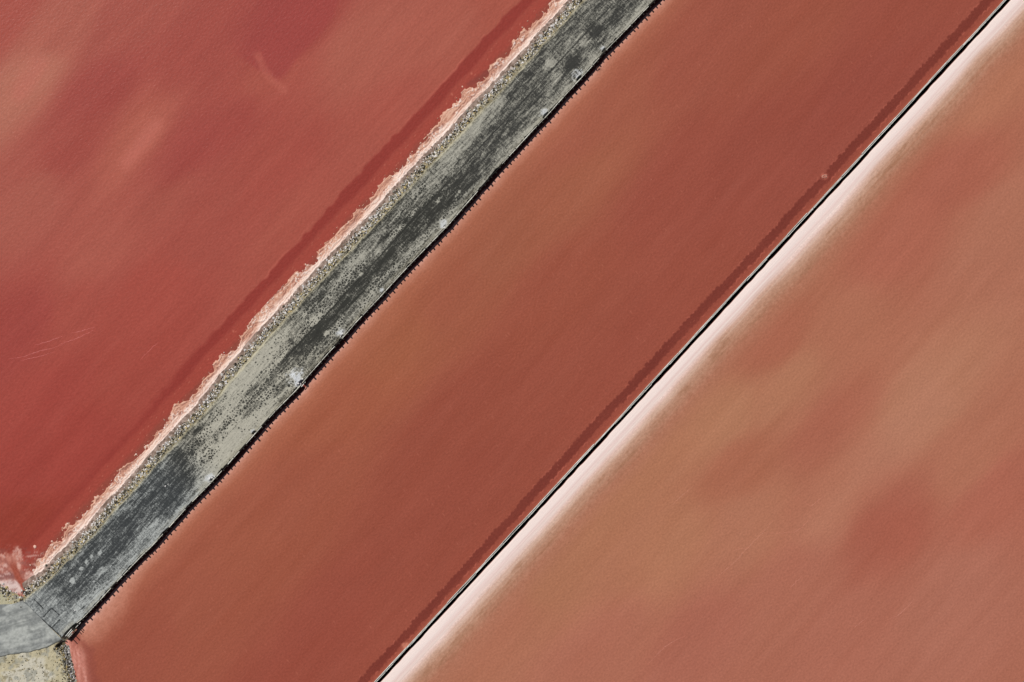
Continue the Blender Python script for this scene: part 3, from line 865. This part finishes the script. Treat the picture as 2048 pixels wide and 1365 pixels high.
def build_corner():
    ax_ = np.concatenate([np.arange(-1400, -60, 40.0), np.arange(-60, 190, 1.5), np.arange(190, 520, 15.0)])
    ay_ = np.concatenate([np.arange(1155, 1400, 1.5), np.arange(1400, 3000, 30.0)])
    X, Y = np.meshgrid(ax_, ay_, indexing='ij')
    d = sdist(X, Y, EMB) + 4 * (fbm(X / 9, Y / 9, 141, 3) - 0.5)
    z = 0.70 * sm(-2, 15, d) - 0.06 + 0.10 * (fbm(X / 14, Y / 14, 142, 4) - 0.5) * sm(5, 20, d) + 0.06 * (fbm(X / 3.5, Y / 3.5, 143, 3) - 0.5)
    # hollow below the sluice
    hd = np.hypot((X - 122) / 9.0, (Y - 1293) / 7.5) + 0.7 * (fbm(X / 6, Y / 6, 144, 3) - 0.5)
    z = np.where(z > 0.1, np.maximum(z - 0.62 * sm(1.05, 0.7, hd) * sm(3, 8, d), 0.08), z)
    # keep below the two roads
    dr = sdist(X, Y, ROADP)
    u, v = to_uv(X, Y)
    onroad = np.maximum(sm(-1, 4, dr), ((u > U_END - 2) & (v > -362) & (v < -250)) * 1.0)
    z = np.where(onroad > 0.02, np.minimum(z, 0.70 - 0.08 * onroad), z)
    n = fbm(X / 26, Y / 26, 145, 4)
    c = mixc(np.full(X.shape + (3,), 1.0) * (196, 191, 174), (186, 177, 148), sm(0.45, 0.62, n + 0.25 * sm(60, 130, X)))
    c = mixc(c, (150, 150, 140), sm(0.56, 0.68, fbm(X / 12, Y / 12, 146, 4)) * 0.7)
    c = mixc(c, (120, 112, 88), sm(0.62, 0.72, fbm(X / 4, Y / 4, 147, 3)) * 0.6)
    c = mixc(c, (118, 106, 84), sm(8, 1, d) * 0.6)
    c = mixc(c, (84, 74, 56), sm(1.5, 0.8, hd) * 0.85)  # shade of the hollow painted into the soil colour
    c = mixc(c, (168, 162, 128), ((Y < 1212) & (X < 60)) * 0.6)
    me = grid_mesh('embankment', X, Y, z, c, keep=d > -9)
    tag(link('embankment', me, M['soil']), kind='structure')
    # the side track
    ax_ = np.concatenate([np.arange(-1400, -60, 20.0), np.arange(-60, 132, 1.2)])
    ts = np.linspace(0, 1, 90)
    X, T = np.meshgrid(ax_, ts, indexing='ij')
    up = np.interp(ax_, [p[0] for p in BR_UP], [p[1] for p in BR_UP])
    # east of x=50 the upper edge is the joint with the levee road
    jn = np.interp(ax_, [49, 67, 90, 128], [1201, 1215, 1240, 1279])
    up = np.where(ax_ > 50, jn, up)
    lo = np.interp(ax_, [p[0] for p in BR_LO], [p[1] for p in BR_LO])
    lo = np.maximum(lo + 3 * (fbm(ax_ / 12, 0 * ax_, 151, 3) - 0.5), up + 0.5)
    Y = up[:, None] * (1 - T) + lo[:, None] * T
    s = (X * 0.94 - Y * -0.34 * -1)                    # along the track
    al = X * 0.96 - Y * 0.27; ac = X * 0.27 + Y * 0.96
    k = 0.5 * fbm(al / 60, ac / 6, 152, 5) + 0.5 * fbm(al / 30, ac / 18, 156, 5)
    c = mixc(np.full(X.shape + (3,), 1.0) * (126, 129, 127), (168, 171, 166), sm(0.36, 0.66, k))
    c = c + (34 * (fbm(X / 3.2, Y / 3.2, 157, 3) - 0.5))[..., None]
    c = mixc(c, (112, 115, 113), sm(0.5, 0.75, fbm(X / 16, Y / 10, 153, 5)) * 0.5)
    c = mixc(c, (184, 186, 180), sm(0.58, 0.75, fbm(X / 9, Y / 7, 154, 4)) * 0.4)
    dl = (lo[:, None] - Y)
    c = mixc(c, (88, 86, 78), sm(4, 0.5, dl) * 0.6)
    z = 0.728 + 0.015 * (fbm(X / 12, Y / 12, 155) - 0.5) - 0.04 * sm(3, 0, dl)
    z[:, 0] -= 0.3; z[:, -1] -= 0.3
    me = grid_mesh('side_track', X, Y, z, c)
    tag(link('side_track', me, M['pave']), kind='structure')


# ------------------------------------------------------------------ salt crust on the left shore
def build_crust():
    us = np.arange(-1000, 1300, 1.1)
    vs = np.arange(-412, -362, 0.7)
    U, Vv = np.meshgrid(us, vs, indexing='ij')
    X, Y = to_xy(U, Vv)
    le = left_v(us)[:, None] - Vv                        # distance out from the road edge
    lob = fbm(U / 22, Vv / 22, 161, 4) - 0.5
    big = fbm(U / 120, 0 * U, 162, 3) - 0.5
    gate = sm(0.35, 0.6, fbm(U / 46, 0 * U, 163, 3))
    outer = 42.0 + 11 * big + 5 * gate
    m = outer + 1.5 - le + 24 * lob + 12 * (fbm(U / 9, Vv / 9, 164, 4) - 0.5)    # > 0 is crust
    # beads of salt off the edge
    bead = vn(U / 4.2, Vv / 4.2, 165)
    m = np.maximum(m, np.where((le < outer + 8) & (bead > 0.80), 2.0 * (bead - 0.80) * 20 - 1.5, -9))
    m = m - 40 * sm(-985, -1000, U)
    mm = m + 3.0 * (fbm(U / 18, Vv / 18, 171, 3) - 0.5)
    flow = 0.5 + 0.15 * np.sin(mm * 0.95 + 9.0 * fbm(U / 30, Vv / 10, 172, 3)) + 1.25 * (fbm(U / 50, (Vv + 14 * lob) / 3.0, 166, 4) - 0.5)
    rim = sm(0, 1.4, m) * sm(5, 2.0, m)
    z = -0.02 + 0.09 * sm(0, 5, m) + 0.05 * rim + 0.05 * (flow - 0.5) + 0.10 * sm(22, 14, le)
    z = z + 0.05 * (fbm(U / 4, Vv / 4, 167, 3) - 0.5) * sm(30, 18, le)
    c = np.full(U.shape + (3,), 1.0) * (194, 138, 114)
    c = mixc(c, (140, 88, 74), sm(0.46, 0.26, flow) * 0.85)
    c = mixc(c, (216, 170, 146), sm(0.55, 0.78, flow) * 0.9)
    c = mixc(c, (226, 176, 152), rim * 0.5 * sm(0.35, 0.6, fbm(U / 15, Vv / 15, 173, 2)))
    # the smooth pale shelf, then the mauve wet strip at the stones
    wv = 5 * (fbm(U / 70, 0 * U, 168, 3) - 0.5)
    sh = sm(19, 24, le + wv) * sm(38, 30, le + wv + 10 * lob)
    c = mixc(c, (240, 212, 196), sh * (0.6 + 0.4 * sm(0.4, 0.6, flow)))
    crumb = sm(0.5, 0.68, fbm(U / 3.2, Vv / 2.6, 174, 3)) * sm(0.4, 0.6, fbm(U / 30, Vv / 12, 175, 3))
    c = mixc(c, (238, 220, 210), crumb * 0.8)
    z = z + 0.05 * crumb
    line = sm(2.2, 0.4, np.abs(le + wv + 4 * lob - 25))
    c = mixc(c, (247, 232, 224), line * 0.7)
    mv = sm(24, 19, le + wv * 0.7)
    c = mixc(c, (178, 146, 140), mv * 0.8)
    c = mixc(c, (226, 214, 212), mv * sm(0.46, 0.6, fbm(U / 6, Vv / 4, 169, 3)))
    c = mixc(c, (130, 100, 94), mv * sm(0.60, 0.72, fbm(U / 9, Vv / 5, 170, 3)) * 0.7)
    me = grid_mesh('salt_crust', X, Y, z, c, keep=(m > 0) & (le > 4))
    tag(link('salt_crust', me, M['crust']), kind='structure')


build_left(); build_mid(); build_right()
build_road(); build_slope(); build_corner(); build_crust()


# ------------------------------------------------------------------ timber wall along the levee
def wall_frame(u):
    v = float(wall_v(u)); v2 = float(wall_v(u + 1.5)); v1 = float(wall_v(u - 1.5))
    a = ANG - math.atan2(v2 - v1, 3.0)
    x, y = uvw(u, v)
    return x, y, a


def build_wall():
    x0, y0, a0 = wall_frame(-1000)
    wall = empty('timber_bulkhead', (x0, y0, 0), 0)
    tag(wall, 'long dark timber retaining wall with bleached top edge and post tops along the road', 'wall')
    O = Vector((x0, y0, 0))
    post_me = []
    for k in range(5):
        me = bpy.data.meshes.new('post')
        import bmesh
        bm = bmesh.new()
        r = random.Random(k)
        bmesh.ops.create_cone(bm, cap_ends=True, segments=9, radius1=0.085, radius2=0.075, depth=1.0)
        for v_ in bm.verts:
            v_.co.z += 0.5
            v_.co.x += r.uniform(-.008, .008); v_.co.y += r.uniform(-.008, .008)
        bmesh.ops.bevel(bm, geom=[e for e in bm.edges if all(v_.co.z > 0.9 for v_ in e.verts)], offset=0.015, segments=1, affect='EDGES')
        bm.to_mesh(me); bm.free()
        me.materials.append(M['wood_dark'])
        post_me.append(me)
    u = -1000.0
    n = 0
    while u < 1500:
        x, y, a = wall_frame(u)
        gapd = min(abs(u - to_uv(601, 766)[0]), 99)
        out = 0.115
        px, py = x + math.sin(a) * out, y - math.cos(a) * out
        h = 0.93 + random.uniform(-0.08, 0.12)
        if random.random() < 0.38: h -= random.uniform(0.06, 0.16)
        if gapd < 6: h = 0.5
        if u < 720 or n % 3 == 0:
            o = link('post', post_me[n % 5], None, wall, Vector((px, py, -0.35)) - O, (random.uniform(-.05, .05), random.uniform(-.05, .05), random.uniform(0, 6)), (random.uniform(.85, 1.15), random.uniform(.85, 1.15), h + 0.35))
        u += random.uniform(8.6, 14.0)
        n += 1
    # planks in two courses and a bleached cap along the top
    u = -1002.0
    gap_u = to_uv(604, 770)[0]
    q = 0
    while u < 1500:
        ln = random.uniform(46, 68)
        if u < gap_u - 2 < u + ln: ln = gap_u - 2 - u                  # the wall is broken at the big washout
        if abs(u - (gap_u - 2)) < 0.5: u = gap_u + 4; continue
        um = u + ln / 2
        n_seg = max(1, int(round(ln / 18.0)))
        for s in range(n_seg):                                          # short lengths follow the bends
            ua, ub = u + ln * s / n_seg, u + ln * (s + 1) / n_seg
            xa, ya = uvw(ua, float(wall_v(ua))); xb, yb = uvw(ub, float(wall_v(ub)))
            L = math.hypot(xb - xa, yb - ya); a = math.atan2(yb - ya, xb - xa)
            cx, cy = (xa + xb) / 2, (ya + yb) / 2
            for lv, (zb, hh, m) in enumerate(((-0.4, 0.62, 'wood_dark'), (0.225, 0.56 + random.uniform(-.03, .03), 'wood_dark'))):
                me = box_me('plank', L + 0.01, 0.06, hh, 0.008, 0, 0.004, q * 7 + lv)
                link('plank', me, M[m], wall, Vector((cx, cy, zb)) - O + Vector((random.uniform(-.01, .01), random.uniform(-.01, .01), 0)), (random.uniform(-.02, .02), 0, a))
            if random.random() < 0.86:
                wd = random.uniform(0.05, 0.09)
                me = box_me('cap_board', L * random.uniform(0.9, 1.0), wd, 0.05, 0.008, 0, 0.006, q)
                link('cap_board', me, M['wood_pale'], wall, Vector((cx, cy, 0.80 + random.uniform(0, .03))) - O + Vector((-math.sin(a) * 0.02, math.cos(a) * 0.02, 0)), (random.uniform(-.04, .04), random.uniform(-.015, .015), a + random.uniform(-.006, .006)))
            q += 1
        u += ln + 0.6


# ------------------------------------------------------------------ the thin plank wall in the brine
def build_thin():
    u0 = -1040.0
    x0, y0 = uvw(u0, TH_V)
    t = empty('plank_barrier', (x0, y0, 0), ANG)
    tag(t, 'thin straight double-board wall whitened by salt, beside the broad white salt bank', 'wall')
    st = box_me('stake', 0.06, 0.07, 1.0, 0.006)
    st.materials.append(M['wood_wet'])
    ln_m = 2.6
    bm_ = {}
    for row, (dv, th) in enumerate(((-0.058, 0.055), (0.052, 0.05))):
        x = -8.0 + row * 1.3
        k = 0
        while x < 126:
            L = random.choice((2.4, 2.6, 3.0))
            key = (row, L, k % 3)
            if key not in bm_:
                bm_[key] = box_me('board', L - 0.02, th, 0.96, 0.006, 0, 0.006, int(row * 50 + L * 10 + k % 3))
                bm_[key].materials.append(M['wood_salt'])
            off = 0.025 * math.sin(x * 0.21) + 0.012 * math.sin(x * 0.57 + 1)
            if random.random() > 0.03:
                link('board', bm_[key], None, t, (x + L / 2, -dv + off + random.uniform(-.018, .018), -0.37 + random.uniform(-.05, .02)), (random.uniform(-.03, .03), random.uniform(-.008, .008), random.uniform(-.008, .008)))
            x += L; k += 1
    x = -8.0
    while x < 126:
        h = 0.52 + random.uniform(-0.05, 0.03) + 0.35
        if random.random() < 0.06: h += 0.08
        link('stake', st, None, t, (x, 0.025 * math.sin(x * 0.21) + 0.012 * math.sin(x * 0.57 + 1) + random.uniform(-.015, .015), -0.35), (0, 0, random.uniform(-.2, .2)), (1, 1, h))
        x += random.uniform(0.9, 1.4)


build_wall(); build_thin()


# ------------------------------------------------------------------ sluice at the end of the road
def build_sluice():
    x0, y0 = world(147, 1263)
    s = empty('sluice_gate', (x0, y0, 0), ANG)
    tag(s, 'dark timber sluice with stacked boards and two tall posts where the two roads meet', 'sluice')
    # local x along the wall (north-east), local y towards the road (north-west)
    def b(name, x, y, z, sx, sy, sz, m, rz=0.0):
        link(name, box_me(name, sx, sy, sz, 0.012, 0, 0.004, int(x * 99 + y * 7)), M[m], s, (x, y, z), (random.uniform(-.03, .03), random.uniform(-.03, .03), rz))
    b('beam', -0.25, 0.20, 0.66, 1.35, 0.10, 0.12, 'wood_wet', 0.03)
    b('beam', -0.20, 0.04, 0.60, 1.25, 0.09, 0.12, 'wood_wet', 0.05)
    b('beam', -0.30, -0.12, 0.55, 1.15, 0.09, 0.12, 'wood_wet', 0.02)
    b('edge_strip', -0.25, 0.22, 0.782, 0.95, 0.07, 0.03, 'wood_salt', 0.03)
    b('edge_strip', -0.22, 0.06, 0.722, 0.75, 0.07, 0.03, 'wood_salt', 0.05)
    b('edge_strip', -0.35, -0.10, 0.672, 0.55, 0.07, 0.03, 'wood_salt', 0.02)
    b('edge_strip', 0.95, 0.04, 0.81, 0.75, 0.06, 0.03, 'wood_salt', 0.0)
    b('gate_board', -0.25, -0.22, -0.3, 1.3, 0.06, 0.8, 'wood_dark')
    b('gate_board', 0.9, 0.02, -0.3, 1.0, 0.08, 1.1, 'wood_dark')
    import bmesh
    for (x, y, h) in ((-0.62, -0.25, 1.42), (-0.18, -0.28, 1.38), (0.42, -0.22, 0.95), (0.62, -0.18, 1.02), (0.85, -0.16, 0.98)):
        me = bpy.data.meshes.new('post'); bm = bmesh.new()
        bmesh.ops.create_cone(bm, cap_ends=True, segments=8, radius1=0.05, radius2=0.042, depth=1.0)
        for v in bm.verts: v.co.z += 0.5
        bm.to_mesh(me); bm.free()
        link('post', me, M['wood_dark'], s, (x, y, -0.4), (random.uniform(-.03, .03), random.uniform(-.03, .03), 0), (1, 1, h + 0.4))


build_sluice()

# ------------------------------------------------------------------ stones
STONE = []
for k in range(16):
    mk = ['stone_salt', 'stone_grey', 'stone_ochre', 'stone_dark'][k % 4]
    me = ico_me('stone', 2 if k < 8 else 1, 300 + k, 0.28, (1, random.uniform(.7, .95), random.uniform(.6, .8)))
    me.materials.append(M[mk])
    STONE.append(me)
SALT_I = [k for k in range(16) if k % 4 == 0]; GREY_I = [k for k in range(16) if k % 4 == 1]
OCH_I = [k for k in range(16) if k % 4 == 2]; DARK_I = [k for k in range(16) if k % 4 == 3]


def slope_z(u, v):
    t = float(np.clip((float(left_v(u)) + 1.5 - v) / 36.0, 0, 1))
    return 0.70 - 0.84 * t ** 0.9


LBL = {0: 'white salt-coated', 1: 'mid-grey', 2: 'ochre-yellow', 3: 'dark brown-grey'}


def pick(tt):
    """tt 0 at the road, 1 at the brine"""
    r = random.random()
    if tt > 0.55:
        return random.choice(SALT_I) if r < .5 else random.choice(GREY_I) if r < .78 else random.choice(DARK_I)
    return random.choice(OCH_I) if r < .22 else random.choice(GREY_I) if r < .58 else random.choice(DARK_I) if r < .88 else random.choice(SALT_I)


def stone_spot():
    u = random.uniform(-1030, 760)
    tt = min(1.0, abs(random.gauss(0.45, 0.33)))
    v = float(left_v(u)) - 2.5 - tt * 17.5
    return u, v, tt


LEV = ('%s stone in the rock edging between the salt crust and the road', 'stone', 'larger stones of the rock edging along the levee')
COR = ('%s stone on the rocky fringe of the pale gravel bank in the corner', 'stone', 'stones along the waterline of the gravel bank')
CHN = ('%s stone on the small rocky point left of the channel mouth', 'stone', 'stones on the point beside the channel')


def put_stone(x, y, z, r, idx, lab):
    wx, wy = world(x, y)
    o = link('stone', STONE[idx], None, None, (wx, wy, z), (random.uniform(-.6, .6), random.uniform(-.6, .6), random.uniform(0, 6.3)), (r, r, r))
    k = LBL[idx % 4]
    tag(o, lab[0] % k, lab[1], k + ' ' + lab[2])
    return o


for i in range(215):
    u, v, tt = stone_spot()
    r = random.uniform(0.13, 0.2)
    x, y = to_xy(u, v)
    put_stone(x, y, slope_z(u, v) + r * 0.25, r, pick(tt), LEV)
edge_pts = [(134, 1292), (138, 1305), (141, 1320), (146, 1340), (152, 1364)]
for i in range(50):
    k = random.uniform(0, 3.999); j = int(k); f = k - j
    x = edge_pts[j][0] * (1 - f) + edge_pts[j + 1][0] * f - abs(random.gauss(0, 8)) + 2
    y = edge_pts[j][1] * (1 - f) + edge_pts[j + 1][1] * f + random.uniform(-3, 3)
    dd = float(sdist(np.array([x]), np.array([y]), EMB)[0])
    r = random.uniform(0.09, 0.17)
    put_stone(x, y, 0.7 * float(sm(-2, 15, np.array(dd))) - 0.03 + r * .2, r, random.choice(SALT_I + GREY_I + DARK_I if dd < 7 else OCH_I + GREY_I + DARK_I), COR)
for i in range(35):
    x = random.uniform(0, 52); y = np.interp(x, [0, 14, 30, 52], [1178, 1185, 1194, 1199]) + random.gauss(0, 5)
    dd = float(sdist(np.array([x]), np.array([float(y)]), EMB)[0])
    r = random.uniform(0.09, 0.17)
    put_stone(x, float(y), max(0.0, 0.7 * float(sm(-2, 15, np.array(dd))) - 0.03) + r * .2, r, random.choice(DARK_I + GREY_I + OCH_I + SALT_I), CHN)


def stuff_stones():
    """the small stones between the big ones"""
    base = []
    for k in range(10):
        me = ico_me('tmp', 1, 500 + k, 0.5, (1, random.uniform(.65, .95), random.uniform(.6, .85)))
        v = np.array([p.co[:] for p in me.vertices]); f = np.array([p.vertices[:] for p in me.polygons])
        base.append((v, f)); bpy.data.meshes.remove(me)
    cols = [(226, 223, 220), (140, 137, 128), (196, 176, 126), (48, 45, 40), (186, 180, 158), (92, 87, 76)]
    V = []; F = []; Cc = []; off = 0

    def add(x, y, z, r, ci):
        nonlocal off
        v, f = base[random.randrange(10)]
        a = random.uniform(0, 6.283); b = random.uniform(-.7, .7)
        ca, sa, cb, sb = math.cos(a), math.sin(a), math.cos(b), math.sin(b)
        Rm = np.array([[ca, -sa, 0], [sa, ca, 0], [0, 0, 1]]) @ np.array([[1, 0, 0], [0, cb, -sb], [0, sb, cb]])
        wx, wy = world(x, y)
        V.append(v @ Rm.T * r + (wx, wy, z)); F.append(f + off); off += len(v)
        c = np.array(cols[ci], float) * random.uniform(0.8, 1.1)
        Cc.append(np.tile(lin(np.clip(c, 0, 255)), (len(v), 1)))
    for i in range(15000):
        u = random.uniform(-1034, 1280)
        dens = float(vn(np.array(u / 25.0), np.array(0.0), 201))
        tt = abs(random.gauss(0.45, 0.36))
        if tt > 1.25: continue
        if random.random() > 0.45 + dens: continue
        v = float(left_v(u)) - 1.5 - tt * 14.0
        x, y = to_xy(u, v)
        r = random.choice((0.04, 0.055, 0.07, 0.085, 0.10)) * random.uniform(.8, 1.2)
        ci = random.choices(range(6), (5, 1.5, .4, 4, 1, 1) if tt > .55 else (2.5, 2, 1.8, 5, 2.5, 1.5))[0]
        add(x, y, max(slope_z(u, v), 0.03 if tt > 0.9 else -1) + r * 0.2, r, ci)
    for i in range(900):
        k = random.uniform(0, 3.999); j = int(k); f = k - j
        x = edge_pts[j][0] * (1 - f) + edge_pts[j + 1][0] * f - abs(random.gauss(0, 9)) + 3
        y = edge_pts[j][1] * (1 - f) + edge_pts[j + 1][1] * f + random.uniform(-3, 3)
        dd = float(sdist(np.array([x]), np.array([y]), EMB)[0])
        if dd < -2: continue
        r = random.uniform(.04, .1)
        add(x, y, 0.7 * float(sm(-2, 15, np.array(dd))) - 0.05 + r * .3, r, random.choices(range(6), (4, 2, .4, 2, 1, 1) if dd < 8 else (.5, 2, 2, 3, 2, 2))[0])
    for i in range(260):
        x = random.uniform(-50, 54); y = np.interp(x, [-50, 0, 14, 30, 52], [1182, 1180, 1186, 1195, 1199]) + random.gauss(0, 6)
        dd = float(sdist(np.array([x]), np.array([float(y)]), EMB)[0])
        if dd < -3: continue
        r = random.uniform(.04, .1)
        add(x, float(y), 0.7 * float(sm(-2, 15, np.array(dd))) - 0.05 + r * .3, r, random.choices(range(6), (3, 2, 2, 3, 1, 1))[0])
    for i in range(160):                               # scattered pebbles on the gravel bank
        x = random.uniform(-20, 140); y = random.uniform(1300, 1368)
        if float(sdist(np.array([x]), np.array([y]), EMB)[0]) < 10 or float(sdist(np.array([x]), np.array([y]), ROADP)[0]) > -3: continue
        r = random.uniform(.03, .075)
        add(x, y, 0.64 + r * .3, r, random.choices(range(6), (.3, 1, 2, 5, 2, 2))[0])
    me = np_mesh('rubble', np.concatenate(V), np.concatenate(F), np.concatenate(Cc), smooth=False)
    o = link('rubble', me, M['soil'])
    tag(o, 'small mixed stones filling the rock edging of levee and gravel bank', 'rubble', kind='stuff')


stuff_stones()

# ------------------------------------------------------------------ single things
KNOB = [ico_me('salt_lump', 2, 700 + k, 0.5, (1, .85, .6), True) for k in range(4)]
for me in KNOB: me.materials.append(M['salt_lump'])


def knob(x, y, r, label, group=None):
    wx, wy = world(x, y)
    o = link('salt_lump', KNOB[random.randrange(4)], None, None, (wx, wy, 0.01), (0, 0, random.uniform(0, 6)), (r, r * random.uniform(.8, 1.1), r * .7))
    tag(o, label, 'salt lump', group)


for (x, y, r) in ((560, 614, .13), (565, 608, .13), (572, 602, .14), (580, 596, .13), (586, 590, .11), (592, 584, .13), (598, 577, .14), (550, 624, .09)):
    knob(x, y, r, 'pinkish salt lump in the beaded row just off the salt crust, midway along the levee', 'beaded row of salt lumps')
for (x, y, r) in ((436, 745, .12), (431, 752, .11), (421, 762, .1), (264, 926, .11), (270, 922, .1), (297, 905, .1), (225, 967, .1), (262, 933, .08)):
    knob(x, y, r, 'small pinkish salt lump at the ragged outer edge of the lower salt crust', 'salt lumps off the lower crust')
knob(70, 1094, 0.19, 'pale oval salt lump standing alone in the red brine above the channel mouth')
knob(104, 1083, 0.12, 'small pale salt lump at the tip of the crust beside the lower levee')
knob(925, 174, 0.10, 'tiny pale salt lump in red brine beside the brown swirl near the upper levee')
wx, wy = world(93, 1131)
o = link('stone', STONE[3], None, None, (wx, wy, 0.12), (0, 0, 1), (.14, .14, .12)); tag(o, 'dark round stone lying alone on the pale salt bank by the channel', 'stone')

# the ring of salt on the ditch edge
def salt_ring():
    n, m_ = 26, 8
    V = []; F = []
    for i in range(n):
        a = 2 * math.pi * i / n
        R0 = 0.17 * (1 + 0.3 * math.sin(2 * a + 1) + random.uniform(-.1, .1)); r = 0.11 * random.uniform(.4, 1.35)
        for j in range(m_):
            b = 2 * math.pi * j / m_
            V.append(((R0 + r * math.cos(b)) * math.cos(a), (R0 + r * math.cos(b)) * math.sin(a) * 0.85, r * math.sin(b) * 0.8 + 0.015))
    for i in range(n):
        for j in range(m_):
            F.append((i * m_ + j, ((i + 1) % n) * m_ + j, ((i + 1) % n) * m_ + (j + 1) % m_, i * m_ + (j + 1) % m_))
    me = np_mesh('salt_ring', np.array(V), np.array(F))
    wx, wy = world(1649, 353)
    o = link('salt_ring', me, M['salt_dull'], None, (wx, wy, -0.02))
    tag(o, 'small pale ring of salt on the dark ditch edge beside the thin plank wall', 'salt ring')


salt_ring()

# an old ring lying on the dried mud
def old_tyre():
    n, m_ = 22, 8
    V = []; F = []
    for i in range(n):
        a = 2 * math.pi * i / n
        for j in range(m_):
            b = 2 * math.pi * j / m_
            cb_, sb_ = math.cos(b), math.sin(b)
            V.append(((0.135 + 0.04 * cb_) * math.cos(a), (0.135 + 0.04 * cb_) * math.sin(a), 0.04 + 0.045 * max(-.8, min(.8, sb_))))
    for i in range(n):
        for j in range(m_):
            F.append((i * m_ + j, ((i + 1) % n) * m_ + j, ((i + 1) % n) * m_ + (j + 1) % m_, i * m_ + (j + 1) % m_))
    me = np_mesh('rubber_ring', np.array(V), np.array(F))
    wx, wy = world(422.5, 914.5)
    o = link('rubber_ring', me, M['rubber'], None, (wx, wy, 0.74))
    tag(o, 'small dark ring lying flat on the pale cracked mud of the road', 'ring')


old_tyre()
for (x, y, r, lab) in ((333, 972, .10, 'larger of two white lumps lying on the dark road surface'), (338.5, 968, .07, 'smaller of two white lumps lying on the dark road surface'),
                       (153, 1219, .08, 'small white lump near the wall by the sluice end of the road')):
    me = ico_me('white_lump', 2, int(x), 0.4, (1, .7, .6)); wx, wy = world(x, y)
    tag(link('white_lump', me, M['salt_white'], None, (wx, wy, 0.76), (0, 0, random.uniform(0, 6)), (r, r, r)), lab, 'salt lump')

# a pale stick
me = box_me('stick', 0.55, 0.035, 0.035, 0.01, 0, 0.004, 3); wx, wy = world(1034, 161)
tag(link('stick', me, M['wood_salt'], None, (wx, wy, 0.76), (0, 0, R(-44))), 'short pale stick lying across the edge of the upper road', 'stick')

# broken timber and salted chunks at the washouts
def chunk(x, y, z, r, label, mk='salt_white', group=None):
    me = ico_me('salt_chunk', 1, int(x * 13 + y), 0.6, (1, .7, .6)); wx, wy = world(x, y)
    tag(link('salt_chunk', me, M[mk], None, (wx, wy, z), (random.uniform(-.5, .5), random.uniform(-.5, .5), random.uniform(0, 6)), (r, r, r)), label, 'salt chunk', group)


for (x, y, r) in ((598, 767, .14), (603, 768, .10), (593, 770, .10), (606, 758, .12)):
    chunk(x, y, 0.74, r, 'white salted chunk around the broken gap in the timber wall', group='chunks at the broken wall gap')
for (x, y, r) in ((426, 955, .11), (429, 958, .10), (421, 957, .13), (431, 953, .08)):
    chunk(x, y, 0.77, r, 'white salted chunk on the wall edge beside the dark resurfaced road end', group='chunks by the dark road end')
for (x, y, r) in ((686, 668, .12), (682, 674, .1), (688, 674, .09)):
    chunk(x, y, 0.77, r, 'white salted chunk in the small pale fan uphill of the broken wall gap', group='chunks in the small pale fan')
for (x, y, r) in ((889, 456, .13), (893, 452, .09)):
    chunk(x, y, 0.77, r, 'white salted chunk on the wall edge beside the black road stretch', group='chunks by the black road stretch')
chunk(512, 867, 0.8, .10, 'white salted chunk on the wall edge at the small hole, pale road stretch')

for (x, y, L, rz, lab) in ((608, 769, .62, 0.9, 'splintered bleached board lying across the broken gap in the wall'), (600, 773, .5, 0.72, 'short bleached board end below the broken gap in the wall')):
    me = box_me('broken_board', L, .07, .05, .008, 0, .01, int(x)); wx, wy = world(x, y)
    tag(link('broken_board', me, M['wood_salt'], None, (wx, wy, 0.70), (random.uniform(-.1, .1), .1, rz)), lab, 'board')


# dry brush caught on the wall
def brush(x, y, label, n=16, r=0.34):
    wx, wy = world(x, y)
    V = []; F = []
    for i in range(n):
        a = random.uniform(-2.2, 0.6); el = random.uniform(0.1, 1.1); L = r * random.uniform(.6, 1.2)
        d = Vector((math.cos(a) * math.cos(el), math.sin(a) * math.cos(el), math.sin(el)))
        s = d.cross(Vector((0, 0, 1))).normalized() * 0.018; t_ = d.cross(s).normalized() * 0.018
        o0 = len(V)
        b = Vector((random.uniform(-.05, .05), random.uniform(-.05, .05), 0))
        for q in (s, -s * .5 + t_, -s * .5 - t_): V.append((b + q)[:])
        V.append((d * L)[:])
        F += [(o0, o0 + 1, o0 + 3), (o0 + 1, o0 + 2, o0 + 3), (o0 + 2, o0, o0 + 3)]
    me = np_mesh('dry_brush', np.array(V), np.array(F), smooth=False)
    tag(link('dry_brush', me, M['twig'], None, (wx, wy, 0.35)), label, 'brush')


brush(1293, 27, 'dark spiky dry brush caught on the timber wall near the top edge')
brush(1194, 135, 'dark spiky dry brush caught on the timber wall between two upper washouts')
brush(194, 1219, 'dark spiky dry brush caught on the timber wall near the sluice')
